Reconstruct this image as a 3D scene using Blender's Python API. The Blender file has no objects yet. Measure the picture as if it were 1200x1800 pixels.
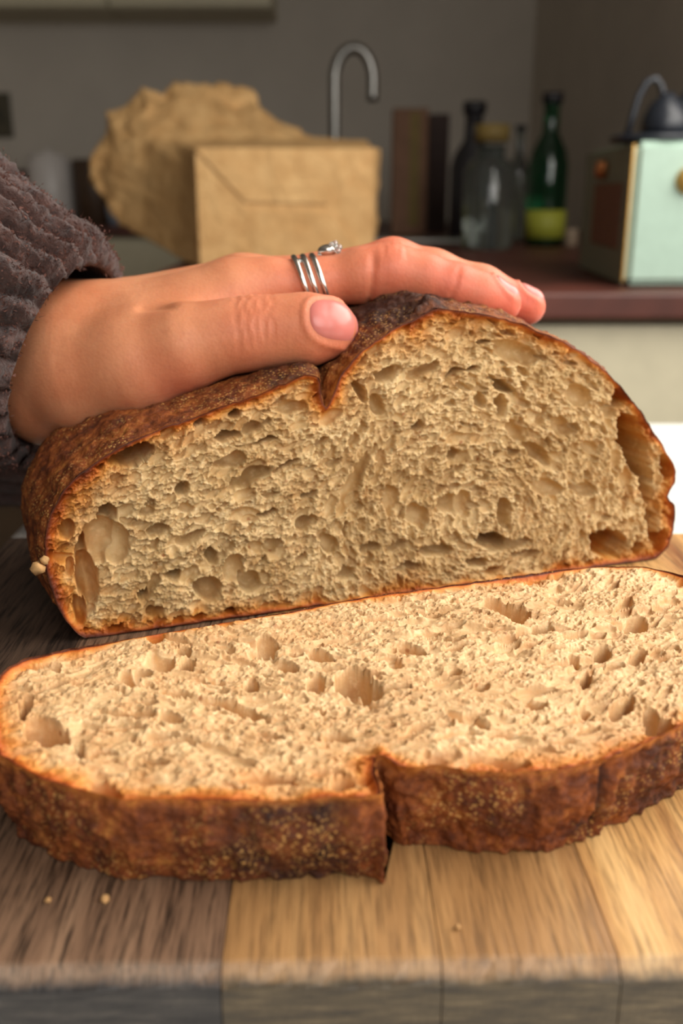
import bpy, bmesh, random
import numpy as np
from math import sin, cos, tan, pi, radians, atan2, sqrt
from mathutils import Vector, Matrix

# ------------------------------------------------------------------ camera, light, exposure
scene = bpy.context.scene
col = scene.collection
FPX, PITCH, CAMH = 1700.0, radians(18.2), 0.137          # focal length in 1200x1800 pixels, tilt, height over the board
FW = np.array([0, cos(PITCH), -sin(PITCH)]); UPV = np.array([0, sin(PITCH), cos(PITCH)])
RT = np.array([1.0, 0, 0]); EYE = np.array([0, 0, CAMH])
cam_data = bpy.data.cameras.new('camera'); cam = bpy.data.objects.new('camera', cam_data); col.objects.link(cam)
cam.location = EYE; cam.rotation_euler = (pi/2 - PITCH, 0, 0)
cam_data.sensor_fit = 'VERTICAL'; cam_data.sensor_height = 36.0; cam_data.lens = 36.0*FPX/1800
cam_data.clip_start = 0.01; cam_data.clip_end = 50
cam_data.dof.use_dof = True; cam_data.dof.focus_distance = 0.278; cam_data.dof.aperture_fstop = 10.6
scene.camera = cam
scene.view_settings.view_transform = 'Standard'; scene.view_settings.look = 'None'
scene.view_settings.gamma = 1; scene.view_settings.use_curve_mapping = False
scene.view_settings.exposure = 0.0
world = bpy.data.worlds.new('world'); scene.world = world; world.use_nodes = True
world.node_tree.nodes['Background'].inputs[0].default_value = (1.0, 0.95, 0.88, 1)
world.node_tree.nodes['Background'].inputs[1].default_value = 0.13

def area_light(name, loc, target, sx, sy, power, colr):
    l = bpy.data.lights.new(name, 'AREA'); l.shape = 'RECTANGLE'; l.size = sx; l.size_y = sy
    l.energy = power; l.color = colr
    o = bpy.data.objects.new(name, l); col.objects.link(o); o.location = loc
    o.rotation_euler = (Vector(target)-Vector(loc)).to_track_quat('-Z', 'Y').to_euler()
    return o
area_light('window_daylight', (0.84, 0.50, 0.74), (0.0, 0.42, 0.05), 1.55, 1.0, 30, (1.0, 0.95, 0.87))
area_light('front_fill_light', (0.62, -1.35, 1.00), (-0.05, 1.4, 0.1), 1.3, 1.2, 25, (1.0, 0.97, 0.92))  # soft fill added behind the camera to lift front faces and the bag

def lin(c): return tuple((v/255/12.92 if v/255 <= .04045 else ((v/255+.055)/1.055)**2.4) for v in c)
def ray(x, y): return FW + RT*(x-600)/FPX + UPV*(900-y)/FPX
def at(x, y, d): return EYE + ray(x, y)*d                       # point seen at x, y at distance d along the view axis
def on_z(x, y, z): r = ray(x, y); return EYE + r*(z-CAMH)/r[2]
def on_plane(x, y, p, n): r = ray(x, y); return EYE + r*(np.dot(p-EYE, n)/np.dot(r, n))

def height_at(x, y, b): r = ray(x, y); return (EYE+r*(b[1]/r[1]))[2]-b[2]     # height over b of the point seen at x, y

# ------------------------------------------------------------------ helpers
def tag(o, label=None, cat=None, group=None, kind=None):
    for k, v in (('label', label), ('category', cat), ('group', group), ('kind', kind)):
        if v: o[k] = v
    return o
def empty(name, loc=(0, 0, 0), label=None, cat=None, group=None, rz=0):
    o = bpy.data.objects.new(name, None); col.objects.link(o); o.location = loc; o.rotation_euler = (0, 0, rz)
    o.empty_display_size = 0.02
    return tag(o, label, cat, group)
def link(name, me, mat=None, parent=None, world_coords=True):
    o = bpy.data.objects.new(name, me); col.objects.link(o)
    if mat: me.materials.append(mat)
    if parent is not None:
        o.parent = parent
        if world_coords:
            bpy.context.view_layer.update() if parent.parent else None
            m = Matrix.LocRotScale(parent.location, parent.rotation_euler, parent.scale)
            if parent.parent: m = Matrix.LocRotScale(parent.parent.location, parent.parent.rotation_euler, None) @ parent.matrix_parent_inverse @ m
            o.matrix_parent_inverse = m.inverted()
    return o
def np_mesh(name, V, Q, attrs=None, smooth=True):
    V = np.ascontiguousarray(V, dtype=np.float32); Q = np.ascontiguousarray(Q, dtype=np.int32)
    k = Q.shape[1]; me = bpy.data.meshes.new(name)
    me.vertices.add(len(V)); me.vertices.foreach_set('co', V.ravel())
    me.loops.add(Q.size); me.loops.foreach_set('vertex_index', Q.ravel())
    me.polygons.add(len(Q)); me.polygons.foreach_set('loop_start', np.arange(0, Q.size, k, dtype=np.int32))
    me.polygons.foreach_set('use_smooth', np.full(len(Q), smooth))
    for n, a in (attrs or {}).items():
        at_ = me.attributes.new(n, 'FLOAT', 'POINT'); at_.data.foreach_set('value', np.ascontiguousarray(a, dtype=np.float32))
    me.update(calc_edges=True); me.validate()
    return me
def bm_mesh(name, bm, smooth=False):
    bmesh.ops.recalc_face_normals(bm, faces=bm.faces)
    me = bpy.data.meshes.new(name); bm.to_mesh(me); bm.free()
    for p in me.polygons: p.use_smooth = smooth
    return me
def box_bm(size, loc=(0, 0, 0), bevel=0, segs=2, bm=None):
    bm = bm or bmesh.new()
    r = bmesh.ops.create_cube(bm, size=1)
    vs = r['verts']
    for v in vs: v.co = Vector((v.co.x*size[0]+loc[0], v.co.y*size[1]+loc[1], v.co.z*size[2]+loc[2]))
    if bevel:
        es = list({e for v in vs for e in v.link_edges})
        bmesh.ops.bevel(bm, geom=es, offset=bevel, segments=segs, affect='EDGES', profile=0.5)
    return bm
def lathe(name, prof, n=40, loc=(0, 0, 0), smooth=True):
    a = np.linspace(0, 2*pi, n, endpoint=False); P = np.array(prof)
    V = np.stack([np.outer(P[:, 0], np.cos(a))+loc[0], np.outer(P[:, 0], np.sin(a))+loc[1],
                  np.repeat(P[:, 1:2], n, 1)+loc[2]], -1).reshape(-1, 3)
    i, j = np.meshgrid(np.arange(len(P)-1), np.arange(n), indexing='ij'); jj = (j+1) % n
    Q = np.stack([i*n+j, i*n+jj, (i+1)*n+jj, (i+1)*n+j], -1).reshape(-1, 4)
    return np_mesh(name, V, Q, smooth=smooth)
def tube(name, pts, rad, n=14, caps=True):
    pts = np.array(pts, float); m = len(pts); rad = np.broadcast_to(np.array(rad, float), (m,))
    T = np.gradient(pts, axis=0); T /= np.linalg.norm(T, axis=1)[:, None]
    ref = np.array([0, 0, 1.0]) if abs(T[0][2]) < .9 else np.array([1.0, 0, 0])
    X = []; x = np.cross(ref, T[0]); x /= np.linalg.norm(x)
    for t in T:
        x = x-t*x.dot(t); x /= np.linalg.norm(x); X.append(x)
    X = np.array(X); Y = np.cross(T, X)
    a = np.linspace(0, 2*pi, n, endpoint=False)
    V = pts[:, None]+rad[:, None, None]*(X[:, None]*np.cos(a)[None, :, None]+Y[:, None]*np.sin(a)[None, :, None])
    if caps:
        V = np.concatenate([np.broadcast_to(pts[0], (1, n, 3)), V, np.broadcast_to(pts[-1], (1, n, 3))])
    m = len(V)
    i, j = np.meshgrid(np.arange(m-1), np.arange(n), indexing='ij'); jj = (j+1) % n
    Q = np.stack([i*n+j, i*n+jj, (i+1)*n+jj, (i+1)*n+j], -1).reshape(-1, 4)
    return np_mesh(name, V.reshape(-1, 3), Q)

def _hash(*ks):
    h = np.zeros_like(ks[0], dtype=np.uint32)
    for k, p in zip(ks, (374761393, 668265263, 2147483647, 1274126177)):
        h = (h + k.astype(np.int64).astype(np.uint32)*np.uint32(p)); h ^= h >> np.uint32(13); h = h*np.uint32(1274126177)
    h ^= h >> np.uint32(16)
    return h.astype(np.float32)/np.float32(4294967295.0)
def vnoise(coords, seed=0):
    """smooth value noise in 2 or 3 dimensions, range -1..1"""
    cs = [np.asarray(c, dtype=np.float32) for c in coords]
    fl = [np.floor(c) for c in cs]; fr = [c-f for c, f in zip(cs, fl)]; fr = [f*f*(3-2*f) for f in fr]
    fl = [f.astype(np.int32) for f in fl]; s = np.full(cs[0].shape, seed, np.int32); out = 0
    for b in range(2**len(cs)):
        bits = [(b >> k) & 1 for k in range(len(cs))]
        w = 1
        for f, t in zip(fr, bits): w = w*(f if t else 1-f)
        out = out+w*_hash(*[f+t for f, t in zip(fl, bits)], s)
    return out*2-1
def fbm(coords, octs, seed=0, gain=.5):
    a, f, out = 1, 1, 0
    for o in range(octs):
        out = out+a*vnoise([c*f for c in coords], seed+o*17); a *= gain; f *= 2.03
    return out
def sstep(a, b, x):
    t = np.clip((x-a)/(b-a), 0, 1); return t*t*(3-2*t)

# ------------------------------------------------------------------ materials
class NT:
    def __init__(s, name):
        s.m = bpy.data.materials.new(name); s.m.use_nodes = True; s.t = s.m.node_tree; s.n = s.t.nodes
        s.b = s.n['Principled BSDF']; s.out = s.n['Material Output']
    def node(s, typ, **kw):
        n = s.n.new(typ)
        for k, v in kw.items():
            if k.startswith('_'): setattr(n, k[1:], v)
        return n
    def put(s, sock, v):
        if hasattr(v, 'is_output') or isinstance(v, bpy.types.NodeSocket): s.t.links.new(v, sock)
        elif isinstance(v, tuple) and len(v) == 3 and sock.type == 'RGBA': sock.default_value = (*v, 1)
        else: sock.default_value = v
    def coord(s, scale=(1, 1, 1), rot=(0, 0, 0), kind='Object'):
        c = s.node('ShaderNodeTexCoord'); mp = s.node('ShaderNodeMapping')
        s.t.links.new(c.outputs[kind], mp.inputs[0]); mp.inputs['Scale'].default_value = scale; mp.inputs['Rotation'].default_value = rot
        return mp.outputs[0]
    def noise(s, vec, scale, detail=4, rough=.55, dist=0):
        n = s.node('ShaderNodeTexNoise'); s.put(n.inputs['Vector'], vec)
        n.inputs['Scale'].default_value = scale; n.inputs['Detail'].default_value = detail
        n.inputs['Roughness'].default_value = rough; n.inputs['Distortion'].default_value = dist
        return n.outputs['Fac']
    def voro(s, vec, scale, feat='F1', rnd=1):
        n = s.node('ShaderNodeTexVoronoi'); n.feature = feat; s.put(n.inputs['Vector'], vec); n.inputs['Scale'].default_value = scale
        n.inputs['Randomness'].default_value = rnd
        return n
    def ramp(s, fac, stops):
        n = s.node('ShaderNodeValToRGB'); s.put(n.inputs[0], fac); e = n.color_ramp.elements
        while len(e) < len(stops): e.new(.5)
        for el, (p, c) in zip(e, stops):
            el.position = p; el.color = (*c, 1) if isinstance(c, tuple) else (c, c, c, 1)
        return n.outputs[0]
    def mix(s, fac, a, b, blend='MIX'):
        n = s.node('ShaderNodeMix'); n.data_type = 'RGBA'; n.blend_type = blend
        s.put(n.inputs[0], fac); s.put(n.inputs[6], a); s.put(n.inputs[7], b); return n.outputs[2]
    def math(s, op, a, b=0.0):
        n = s.node('ShaderNodeMath'); n.operation = op; s.put(n.inputs[0], a); s.put(n.inputs[1], b); return n.outputs[0]
    def attr(s, name):
        n = s.node('ShaderNodeAttribute'); n.attribute_name = name; return n.outputs['Fac']
    def bump(s, h, strength=.3, dist=.001, prev=None):
        n = s.node('ShaderNodeBump'); s.put(n.inputs['Height'], h); n.inputs['Strength'].default_value = strength; n.inputs['Distance'].default_value = dist
        if prev is not None: s.put(n.inputs['Normal'], prev)
        return n.outputs[0]
    def set(s, **kw):
        names = dict(color='Base Color', rough='Roughness', metal='Metallic', normal='Normal', spec='Specular IOR Level', sss='Subsurface Weight',
                     sssr='Subsurface Radius', ssss='Subsurface Scale', trans='Transmission Weight', ior='IOR', sheen='Sheen Weight', coat='Coat Weight', alpha='Alpha')
        for k, v in kw.items(): s.put(s.b.inputs[names[k]], v)
        return s.m
def plain(name, c, rough=.5, metal=0, var=.08, scale=30, bump=0, **kw):
    t = NT(name); v = t.coord()
    f = t.noise(v, scale, 4)
    c = lin(c); lo = tuple(x*(1-var*2) for x in c); hi = tuple(min(1, x*(1+var)) for x in c)
    t.set(color=t.ramp(f, [(.3, lo), (.7, hi)]), rough=rough, metal=metal, **kw)
    if bump: t.set(normal=t.bump(f, bump, .002))
    return t.m

def crumb_material(name, light, dark):
    t = NT(name); v = t.coord()
    c = t.ramp(t.noise(v, 55, 5, .6), [(.30, lin(dark)), (.70, lin(light))])
    c = t.mix(t.ramp(t.noise(v, 420, 3), [(.55, 0.0), (.75, .45)]), c, lin((250, 226, 180)))
    c = t.mix(t.ramp(t.noise(v, 170, 4, .6), [(.52, 0.0), (.72, .55)]), c, lin(tuple(int(x*k) for x, k in zip(dark, (.96, .86, .76)))))
    vo = t.voro(v, 330)                                        # bran flecks
    fl = t.math('MULTIPLY', t.ramp(vo.outputs['Distance'], [(.14, 1.0), (.30, 0.0)]), t.ramp(vo.outputs['Color'], [(.80, 0.0), (.9, .75)]))
    c = t.mix(fl, c, lin((150, 84, 40)))
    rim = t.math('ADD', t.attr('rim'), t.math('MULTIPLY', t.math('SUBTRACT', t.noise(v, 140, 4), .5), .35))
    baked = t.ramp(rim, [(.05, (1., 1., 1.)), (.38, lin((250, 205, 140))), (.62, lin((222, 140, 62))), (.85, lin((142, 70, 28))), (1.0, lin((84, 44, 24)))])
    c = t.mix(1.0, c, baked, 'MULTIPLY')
    n = t.bump(t.noise(v, 900, 3, .7), .32, .0006)
    return t.set(color=c, rough=.62, spec=.35, normal=n, sss=.14, sssr=(1.0, .45, .18), ssss=.0007)
M_crumb_loaf = crumb_material('crumb of loaf', (220, 190, 140), (184, 148, 96))
M_crumb_slice = crumb_material('crumb of slice', (226, 190, 142), (198, 154, 104))

def crust_material():
    t = NT('baked crust'); v = t.coord()
    big = t.noise(v, 130, 5, .68); fine = t.noise(v, 420, 4, .65)
    c = t.ramp(t.math('ADD', t.math('MULTIPLY', big, .65), t.math('MULTIPLY', fine, .35)),
               [(.34, lin((66, 32, 20))), (.46, lin((112, 56, 27))), (.56, lin((146, 78, 34))), (.68, lin((188, 122, 58)))])
    burn = t.math('ADD', t.attr('burn'), t.math('MULTIPLY', t.math('SUBTRACT', t.noise(v, 110, 5, .68), .5), 1.7))
    c = t.mix(t.ramp(burn, [(.3, 0.0), (.85, .88)]), c, lin((48, 29, 24)))
    sp = t.voro(v, 950)                                        # flour grains left on the crust
    m = t.math('MULTIPLY', t.ramp(sp.outputs['Distance'], [(.2, 1.0), (.42, 0.0)]), t.ramp(t.noise(v, 60, 3), [(.44, 0.0), (.64, .8)]))
    c = t.mix(m, c, lin((212, 162, 92)))
    c = t.mix(t.ramp(t.attr('fresh'), [(.15, 0.0), (.9, .85)]), c, t.ramp(fine, [(.3, lin((150, 74, 24))), (.7, lin((206, 128, 52)))]))
    n = t.bump(t.noise(v, 520, 5, .7), .9, .0011)
    n = t.bump(t.voro(v, 420).outputs['Distance'], .35, .0008, n)
    return t.set(color=c, rough=t.ramp(fine, [(.3, .50), (.7, .72)]), spec=.28, normal=n, sss=.06, sssr=(1, .3, .1), ssss=.001)
M_crust = crust_material()

def wood_material(name, a, b, c_, streak=.5, end=((48, 41, 34), (82, 70, 52), (114, 98, 74))):
    t = NT(name); v = t.coord((1, 1, 1))
    g = t.coord((75, 3.0, 60))
    warp = t.noise(t.coord((9, 1.2, 9)), 1.0, 3)
    vv = t.node('ShaderNodeVectorMath'); vv.operation = 'ADD'; t.put(vv.inputs[0], g)
    cmb = t.node('ShaderNodeCombineXYZ'); t.put(cmb.inputs[0], t.math('MULTIPLY', warp, 9.0)); t.put(vv.inputs[1], cmb.outputs[0])
    band = t.noise(vv.outputs[0], 1.0, 4, .6)
    c = t.ramp(band, [(.28, lin(a)), (.5, lin(b)), (.74, lin(c_))])
    fib = t.noise(t.coord((1100, 60, 400)), 1.0, 3, .65)
    c = t.mix(t.ramp(fib, [(.34, min(1, streak*1.35)), (.54, 0.0)]), c, lin(tuple(int(x*.55) for x in a)))
    c = t.mix(t.ramp(fib, [(.60, 0.0), (.82, .35)]), c, lin(tuple(min(255, int(x*1.14)) for x in c_)))
    tc = t.node('ShaderNodeTexCoord'); sx = t.node('ShaderNodeSeparateXYZ'); t.put(sx.inputs[0], tc.outputs['Object'])
    edge = t.math('ADD', sx.outputs[1], t.math('MULTIPLY', t.math('SUBTRACT', t.noise(t.coord(), 260, 4), .5), .0016))
    endn = t.noise(t.coord((90, 90, 700)), 1.0, 4, .65)                    # darker end grain, with the front face's shade painted in
    endc = t.ramp(endn, [(.3, lin(end[0])), (.55, lin(end[1])), (.75, lin(end[2]))])
    worn = t.ramp(t.noise(t.coord((200, 200, 200)), 1, 4), [(.3, lin((138, 120, 104))), (.7, lin((178, 160, 140)))])
    mw = t.node('ShaderNodeMapRange'); t.put(mw.inputs[0], edge)
    for q, x in zip(mw.inputs[1:5], (-.0006, .0010, .32, 0.0)): q.default_value = x
    c = t.mix(mw.outputs[0], c, worn)                                    # rubbed, dried-out edge
    mr = t.node('ShaderNodeMapRange'); t.put(mr.inputs[0], edge)
    for q, x in zip(mr.inputs[1:5], (-.0028, -.0012, 1.0, 0.0)): q.default_value = x
    c = t.mix(mr.outputs[0], c, endc)
    n = t.bump(fib, .35, .0006)
    return t.set(color=c, rough=.46, spec=.4, normal=n)
M_plank_dark = wood_material('dark acacia', (98, 74, 58), (130, 100, 78), (156, 124, 98), .75, ((34, 32, 33), (58, 54, 52), (88, 82, 74)))
M_plank_shaded = wood_material('shaded dark acacia', (56, 43, 36), (74, 57, 46), (96, 77, 62), .7, ((34, 32, 33), (58, 54, 52), (88, 82, 74)))  # dark acacia with the shadow beside the loaf painted into its colour
M_plank_mid = wood_material('honey acacia', (140, 100, 62), (170, 127, 80), (192, 150, 98), .4)
M_plank_mid2 = wood_material('honey acacia two', (142, 101, 60), (174, 130, 82), (196, 154, 102), .4)
M_plank_light = wood_material('pale streaked acacia', (146, 92, 50), (206, 158, 98), (228, 188, 128), .45)

def skin_material():
    t = NT('skin'); v = t.coord()
    c = t.ramp(t.noise(v, 45, 4, .55), [(.3, lin((196, 122, 84))), (.7, lin((218, 150, 110)))])
    c = t.mix(t.ramp(t.attr('flush'), [(0, 0.0), (1, .85)]), c, lin((224, 104, 84)))
    c = t.mix(t.ramp(t.noise(v, 500, 3), [(.5, 0.0), (.8, .18)]), c, lin((160, 84, 66)))
    n = t.bump(t.voro(t.coord((1, 1, 1)), 900, 'F1').outputs['Distance'], .12, .0005)
    n = t.bump(t.noise(v, 260, 4, .6), .16, .0008, n)
    return t.set(color=c, rough=.5, spec=.4, normal=n, sss=.35, sssr=(1.0, .28, .14), ssss=.004)
M_skin = skin_material()
M_nail = plain('fingernail', (212, 124, 114), .3, var=.04, scale=60, sss=.2, sssr=(1, .4, .3), ssss=.002)

def knit_material():
    t = NT('brown wool knit'); v = t.coord()
    c = t.ramp(t.noise(v, 160, 5, .7), [(.3, lin((46, 29, 26))), (.7, lin((92, 62, 54)))])
    n = t.bump(t.noise(v, 420, 5, .75), 1.0, .002)
    return t.set(color=c, rough=.95, spec=.1, normal=n, sheen=.25)
M_knit = knit_material()
M_fuzz = plain('wool fibre', (104, 72, 64), .9, var=.1, spec=.1)
M_silver = plain('silver', (214, 208, 200), .22, 1.0, .03)
M_crystal = plain('clear crystal', (244, 244, 240), .05, 0, .01, trans=.85, ior=1.9)

def paper_material():
    t = NT('brown kraft paper'); v = t.coord()
    c = t.ramp(t.noise(v, 30, 4), [(.3, lin((208, 162, 106))), (.7, lin((230, 188, 130)))])
    c = t.mix(t.ramp(t.noise(t.coord((300, 300, 30)), 1, 3), [(.5, 0.0), (.9, .3)]), c, lin((160, 116, 70)))
    n = t.bump(t.noise(v, 22, 5, .6, .6), .5, .02)
    return t.set(color=c, rough=.75, spec=.2, normal=n)
M_paper = paper_material()

# ------------------------------------------------------------------ the setting
TABLE_Z, COUNTER_Z = -0.034, 0.014
FLOOR_Z = -0.79
def struct(name, me, m): return tag(link(name, me, m), kind='structure')
M_wall = plain('grey wall paint', (206, 198, 186), .85, var=.03, scale=4)
M_ceiling = plain('ceiling paint', (226, 222, 214), .9, var=.02, scale=3)
M_floor = plain('floor boards', (120, 96, 74), .6, var=.1, scale=6)
BACK_Y, RIGHT_X = 4.75, 0.86
M_steel_dark = plain('dull steel', (120, 118, 114), .32, 1.0, .04)
struct('wall_back', bm_mesh('wall_back', box_bm((6.0, .1, 2.9), (-1.9, BACK_Y+.05, FLOOR_Z+1.45))), M_wall)
struct('wall_right', bm_mesh('wall_right', box_bm((.1, BACK_Y-1.35, 2.9), (RIGHT_X+.05, (BACK_Y+1.35)/2, FLOOR_Z+1.45))), M_wall)
struct('wall_left', bm_mesh('wall_left', box_bm((.1, 7.0, 2.9), (-4.0, 1.3, FLOOR_Z+1.45))), M_wall)
struct('floor', bm_mesh('floor', box_bm((6.0, 7.5, .05), (-1.6, 1.3, FLOOR_Z-.025))), M_floor)
struct('ceiling', bm_mesh('ceiling', box_bm((6.0, 7.5, .05), (-1.6, 1.3, FLOOR_Z+2.9))), M_ceiling)

M_worktop = plain('dark red brown worktop', (92, 46, 35), .5, var=.2, scale=9)
M_cream = plain('cream cabinet paint', (206, 198, 168), .5, var=.03)
M_cream2 = plain('cream door paint', (212, 204, 176), .45, var=.03)
M_steel = plain('brushed steel', (150, 146, 140), .3, 1.0, .04)
M_white = plain('white laminate', (240, 238, 232), .4, var=.01)

# table under the board
tb = empty('dining_table', (0, .25, FLOOR_Z), 'white topped table under the wooden chopping board', 'table')
link('table_top', bm_mesh('table_top', box_bm((.68, .88, .028), (.165, .305, TABLE_Z-.014), .004)), M_white, tb)
for sx in (-.13, .46):
    for sy in (-.08, .69):
        link('leg', bm_mesh('leg', box_bm((.05, .05, TABLE_Z-.028-FLOOR_Z), (sx, sy, (TABLE_Z-.028+FLOOR_Z)/2), .004)), M_white, tb)

# near kitchen run with the radio, tap and bag; far run along the back wall
NEAR_Y, NEAR_L = 1.30, -.31
def run(name, x0, x1, y0, y1, lab, cat):
    return tag(link(name, bm_mesh(name, box_bm((x1-x0, y1-y0, .036), ((x0+x1)/2, (y0+y1)/2, COUNTER_Z-.018), .005)), M_worktop), lab, cat)
run('kitchen_worktop', NEAR_L, RIGHT_X, NEAR_Y, BACK_Y, 'dark red-brown worktop carrying the radio, bottles and paper bag', 'worktop')
run('kitchen_worktop', -3.9, NEAR_L-.004, 3.98, BACK_Y, 'dark red-brown worktop along the back wall carrying the white canister', 'worktop')
def cabinet(x0, x1, y0, y1, lab, group, handle=True):
    z1, z0 = COUNTER_Z-.036, FLOOR_Z+.1
    e = empty('base_cabinet', ((x0+x1)/2, (y0+y1)/2, FLOOR_Z), lab, 'cabinet', group)
    link('carcass', bm_mesh('carcass', box_bm((x1-x0-.002, y1-y0-.03, z1-z0), ((x0+x1)/2, (y0+y1)/2+.015, (z0+z1)/2))), M_cream, e)
    link('plinth', bm_mesh('plinth', box_bm((x1-x0-.002, y1-y0-.09, .1), ((x0+x1)/2, (y0+y1)/2+.045, FLOOR_Z+.05))), M_cream, e)
    bm = box_bm((x1-x0-.006, .02, z1-z0-.012), ((x0+x1)/2, y0+.018, (z0+z1)/2-.004), .003)
    d = link('door', bm_mesh('door', bm), M_cream2, e)
    link('handle', bm_mesh('handle', box_bm((.012, .02, .12), (x1-.04, y0, z1-.34), .004)), M_steel, d)
cabinet(NEAR_L+.02, .11, NEAR_Y+.02, NEAR_Y+.62, 'cream base cabinet hidden behind the loaf, under the worktop', None)
cabinet(.11, .525, NEAR_Y+.02, NEAR_Y+.62, 'cream base cabinet under the radio worktop, right of the loaf', None)
cabinet(.53, .86, NEAR_Y+.06, NEAR_Y+.62, 'greyish cream base cabinet at the right end under the radio', None)
for x0, lab in ((-1.66, 'cream base cabinet under the back worktop at the left edge'), (-1.0, 'cream base cabinet under the back worktop, left of the paper bag')):
    cabinet(x0, x0+.655, 4.0, 4.6, lab, None)
cabz = EYE[2]+ray(300, 13)[2]/ray(300, 13)[1]*4.39
for x0, lab in ((-1.62, 'cream wall cabinet in the upper left corner'), (-.95, 'cream wall cabinet high above the paper bag')):
    e = empty('wall_cabinet', (x0+.33, 4.55, cabz), lab, 'cabinet')
    link('carcass', bm_mesh('carcass', box_bm((.664, .34, .7), (x0+.333, 4.58, cabz+.35))), M_cream, e)
    d = link('door', bm_mesh('door', box_bm((.66, .02, .69), (x0+.333, 4.398, cabz+.35), .003)), M_cream2, e)
    link('handle', bm_mesh('handle', box_bm((.12, .02, .012), (x0+.333, 4.38, cabz+.06), .004)), M_steel, d)
# ------------------------------------------------------------------ chopping board
YAW = radians(1.07)
bd = empty('chopping_board', (0, .1466, TABLE_Z), 'thick acacia chopping board of dark and honey planks under the bread', 'board', rz=YAW)
BT = -TABLE_Z
def plank(x0, x1, mat, depth=.245, seed=0):
    """one strip of the board, local to bd: top at z=BT, rounded-over front edge"""
    prof = [(.0055, 0.0), (.0004, .0015)]
    prof = [(depth, 0), (0.0, 0.0), (0.0, BT-.0040), (.0002, BT-.0033), (.0008, BT-.0026), (.0031, BT-.0003), (.0042, BT), (depth-.004, BT), (depth, BT-.004)]
    n = 14; xs = np.linspace(x0+.00012, x1-.00012, n)
    V = np.array([[x, p[0]-.0031, p[1]] for x in xs for p in prof]); m = len(prof)
    rnd = np.random.RandomState(seed)
    V[:, 1] += np.where(np.arange(len(V)) % m < 7, .0002*rnd.randn(len(V)), 0)*(np.abs(np.arange(len(V)) % m-4) <= 1)
    V[:, 2] -= np.where(np.isin(np.arange(len(V)) // m, (0, n-1)), .00015, 0)
    bm = bmesh.new(); vs = [bm.verts.new(v) for v in V]
    for i in range(n-1):
        for j in range(m):
            a = i*m+j; b = i*m+(j+1) % m
            bm.faces.new([vs[a], vs[b], vs[b+m], vs[a+m]])
    bm.faces.new(vs[:m]); bm.faces.new(vs[-m:])
    bmesh.ops.subdivide_edges(bm, edges=[e for e in bm.edges if e.calc_length() > .05], cuts=6)
    return link('plank', bm_mesh('plank', bm), mat, bd, False)
tag(plank(-.135, -.0825, M_plank_shaded, seed=5), 'dark brown plank with shade in its colour')
tag(plank(-.0825, -.0225, M_plank_dark, seed=1), 'dark brown plank with black grain')
plank(-.0225, .0188, M_plank_mid, seed=2)
plank(.0188, .0524, M_plank_mid2, seed=3)
tag(plank(.0524, .115, M_plank_light, seed=4), 'pale plank with reddish grain streaks')
plank(.115, .175, M_plank_light, seed=6)

# ------------------------------------------------------------------ bread
def resample(P, n):
    P = np.asarray(P, float); Q = np.vstack([P, P[:1]]); s = np.r_[0, np.cumsum(np.linalg.norm(np.diff(Q, axis=0), axis=1))]
    t = np.linspace(0, s[-1], n, endpoint=False)
    return np.stack([np.interp(t, s, Q[:, 0]), np.interp(t, s, Q[:, 1])], 1)
def smooth_loop(P, k):
    for _ in range(k): P = .5*P+.25*(np.roll(P, 1, 0)+np.roll(P, -1, 0))
    return P
def loop_normals(P):
    T = np.roll(P, -1, 0)-np.roll(P, 1, 0); T /= np.linalg.norm(T, axis=1)[:, None]+1e-12
    N = np.stack([T[:, 1], -T[:, 0]], 1)
    area = np.sum(P[:, 0]*np.roll(P[:, 1], -1)-np.roll(P[:, 0], -1)*P[:, 1])
    return N if area > 0 else -N
def signed_dist(X, Y, P):
    """signed distance to closed polygon P (negative inside) and the closest point"""
    A = P; B = np.roll(P, -1, 0); shp = X.shape; X = X.ravel(); Y = Y.ravel()
    best = np.full(X.shape, 1e9, np.float32); cx = np.zeros_like(best); cy = np.zeros_like(best); ins = np.zeros(X.shape, bool)
    for (ax, ay), (bx, by) in zip(A, B):
        dx, dy = bx-ax, by-ay; t = np.clip(((X-ax)*dx+(Y-ay)*dy)/(dx*dx+dy*dy+1e-18), 0, 1)
        px, py = ax+t*dx, ay+t*dy; d = (X-px)**2+(Y-py)**2; m = d < best
        best[m] = d[m]; cx[m] = px[m]; cy[m] = py[m]
        c = ((ay > Y) != (by > Y))
        if dy != 0: ins ^= c & (X < (bx-ax)*(Y-ay)/dy+ax)
    d = np.sqrt(best); d[ins] *= -1
    return d.reshape(shp), cx.reshape(shp), cy.reshape(shp)

def bubbles(U, V, step, specs):
    """depth field: deepest of many cut-open ellipsoidal bubbles; specs rows = cu, cv, a, b, angle, depth, sharp"""
    D = np.zeros(U.shape, np.float32); u0, v0 = U[0, 0], V[0, 0]; nu, nv = U.shape
    for cu, cv, a, b, th, dep, k in specs:
        R = max(a, b)*1.25
        i0, i1 = max(0, int((cu-R-u0)/step)), min(nu, int((cu+R-u0)/step)+2)
        j0, j1 = max(0, int((cv-R-v0)/step)), min(nv, int((cv+R-v0)/step)+2)
        if i0 >= i1 or j0 >= j1: continue
        x = U[i0:i1, j0:j1]-cu; y = V[i0:i1, j0:j1]-cv; c, s = cos(th), sin(th)
        e = ((x*c+y*s)/a)**2+((-x*s+y*c)/b)**2
        f = dep*np.clip(1-e, 0, 1)**k
        np.maximum(D[i0:i1, j0:j1], f, out=D[i0:i1, j0:j1])
    return D

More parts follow.
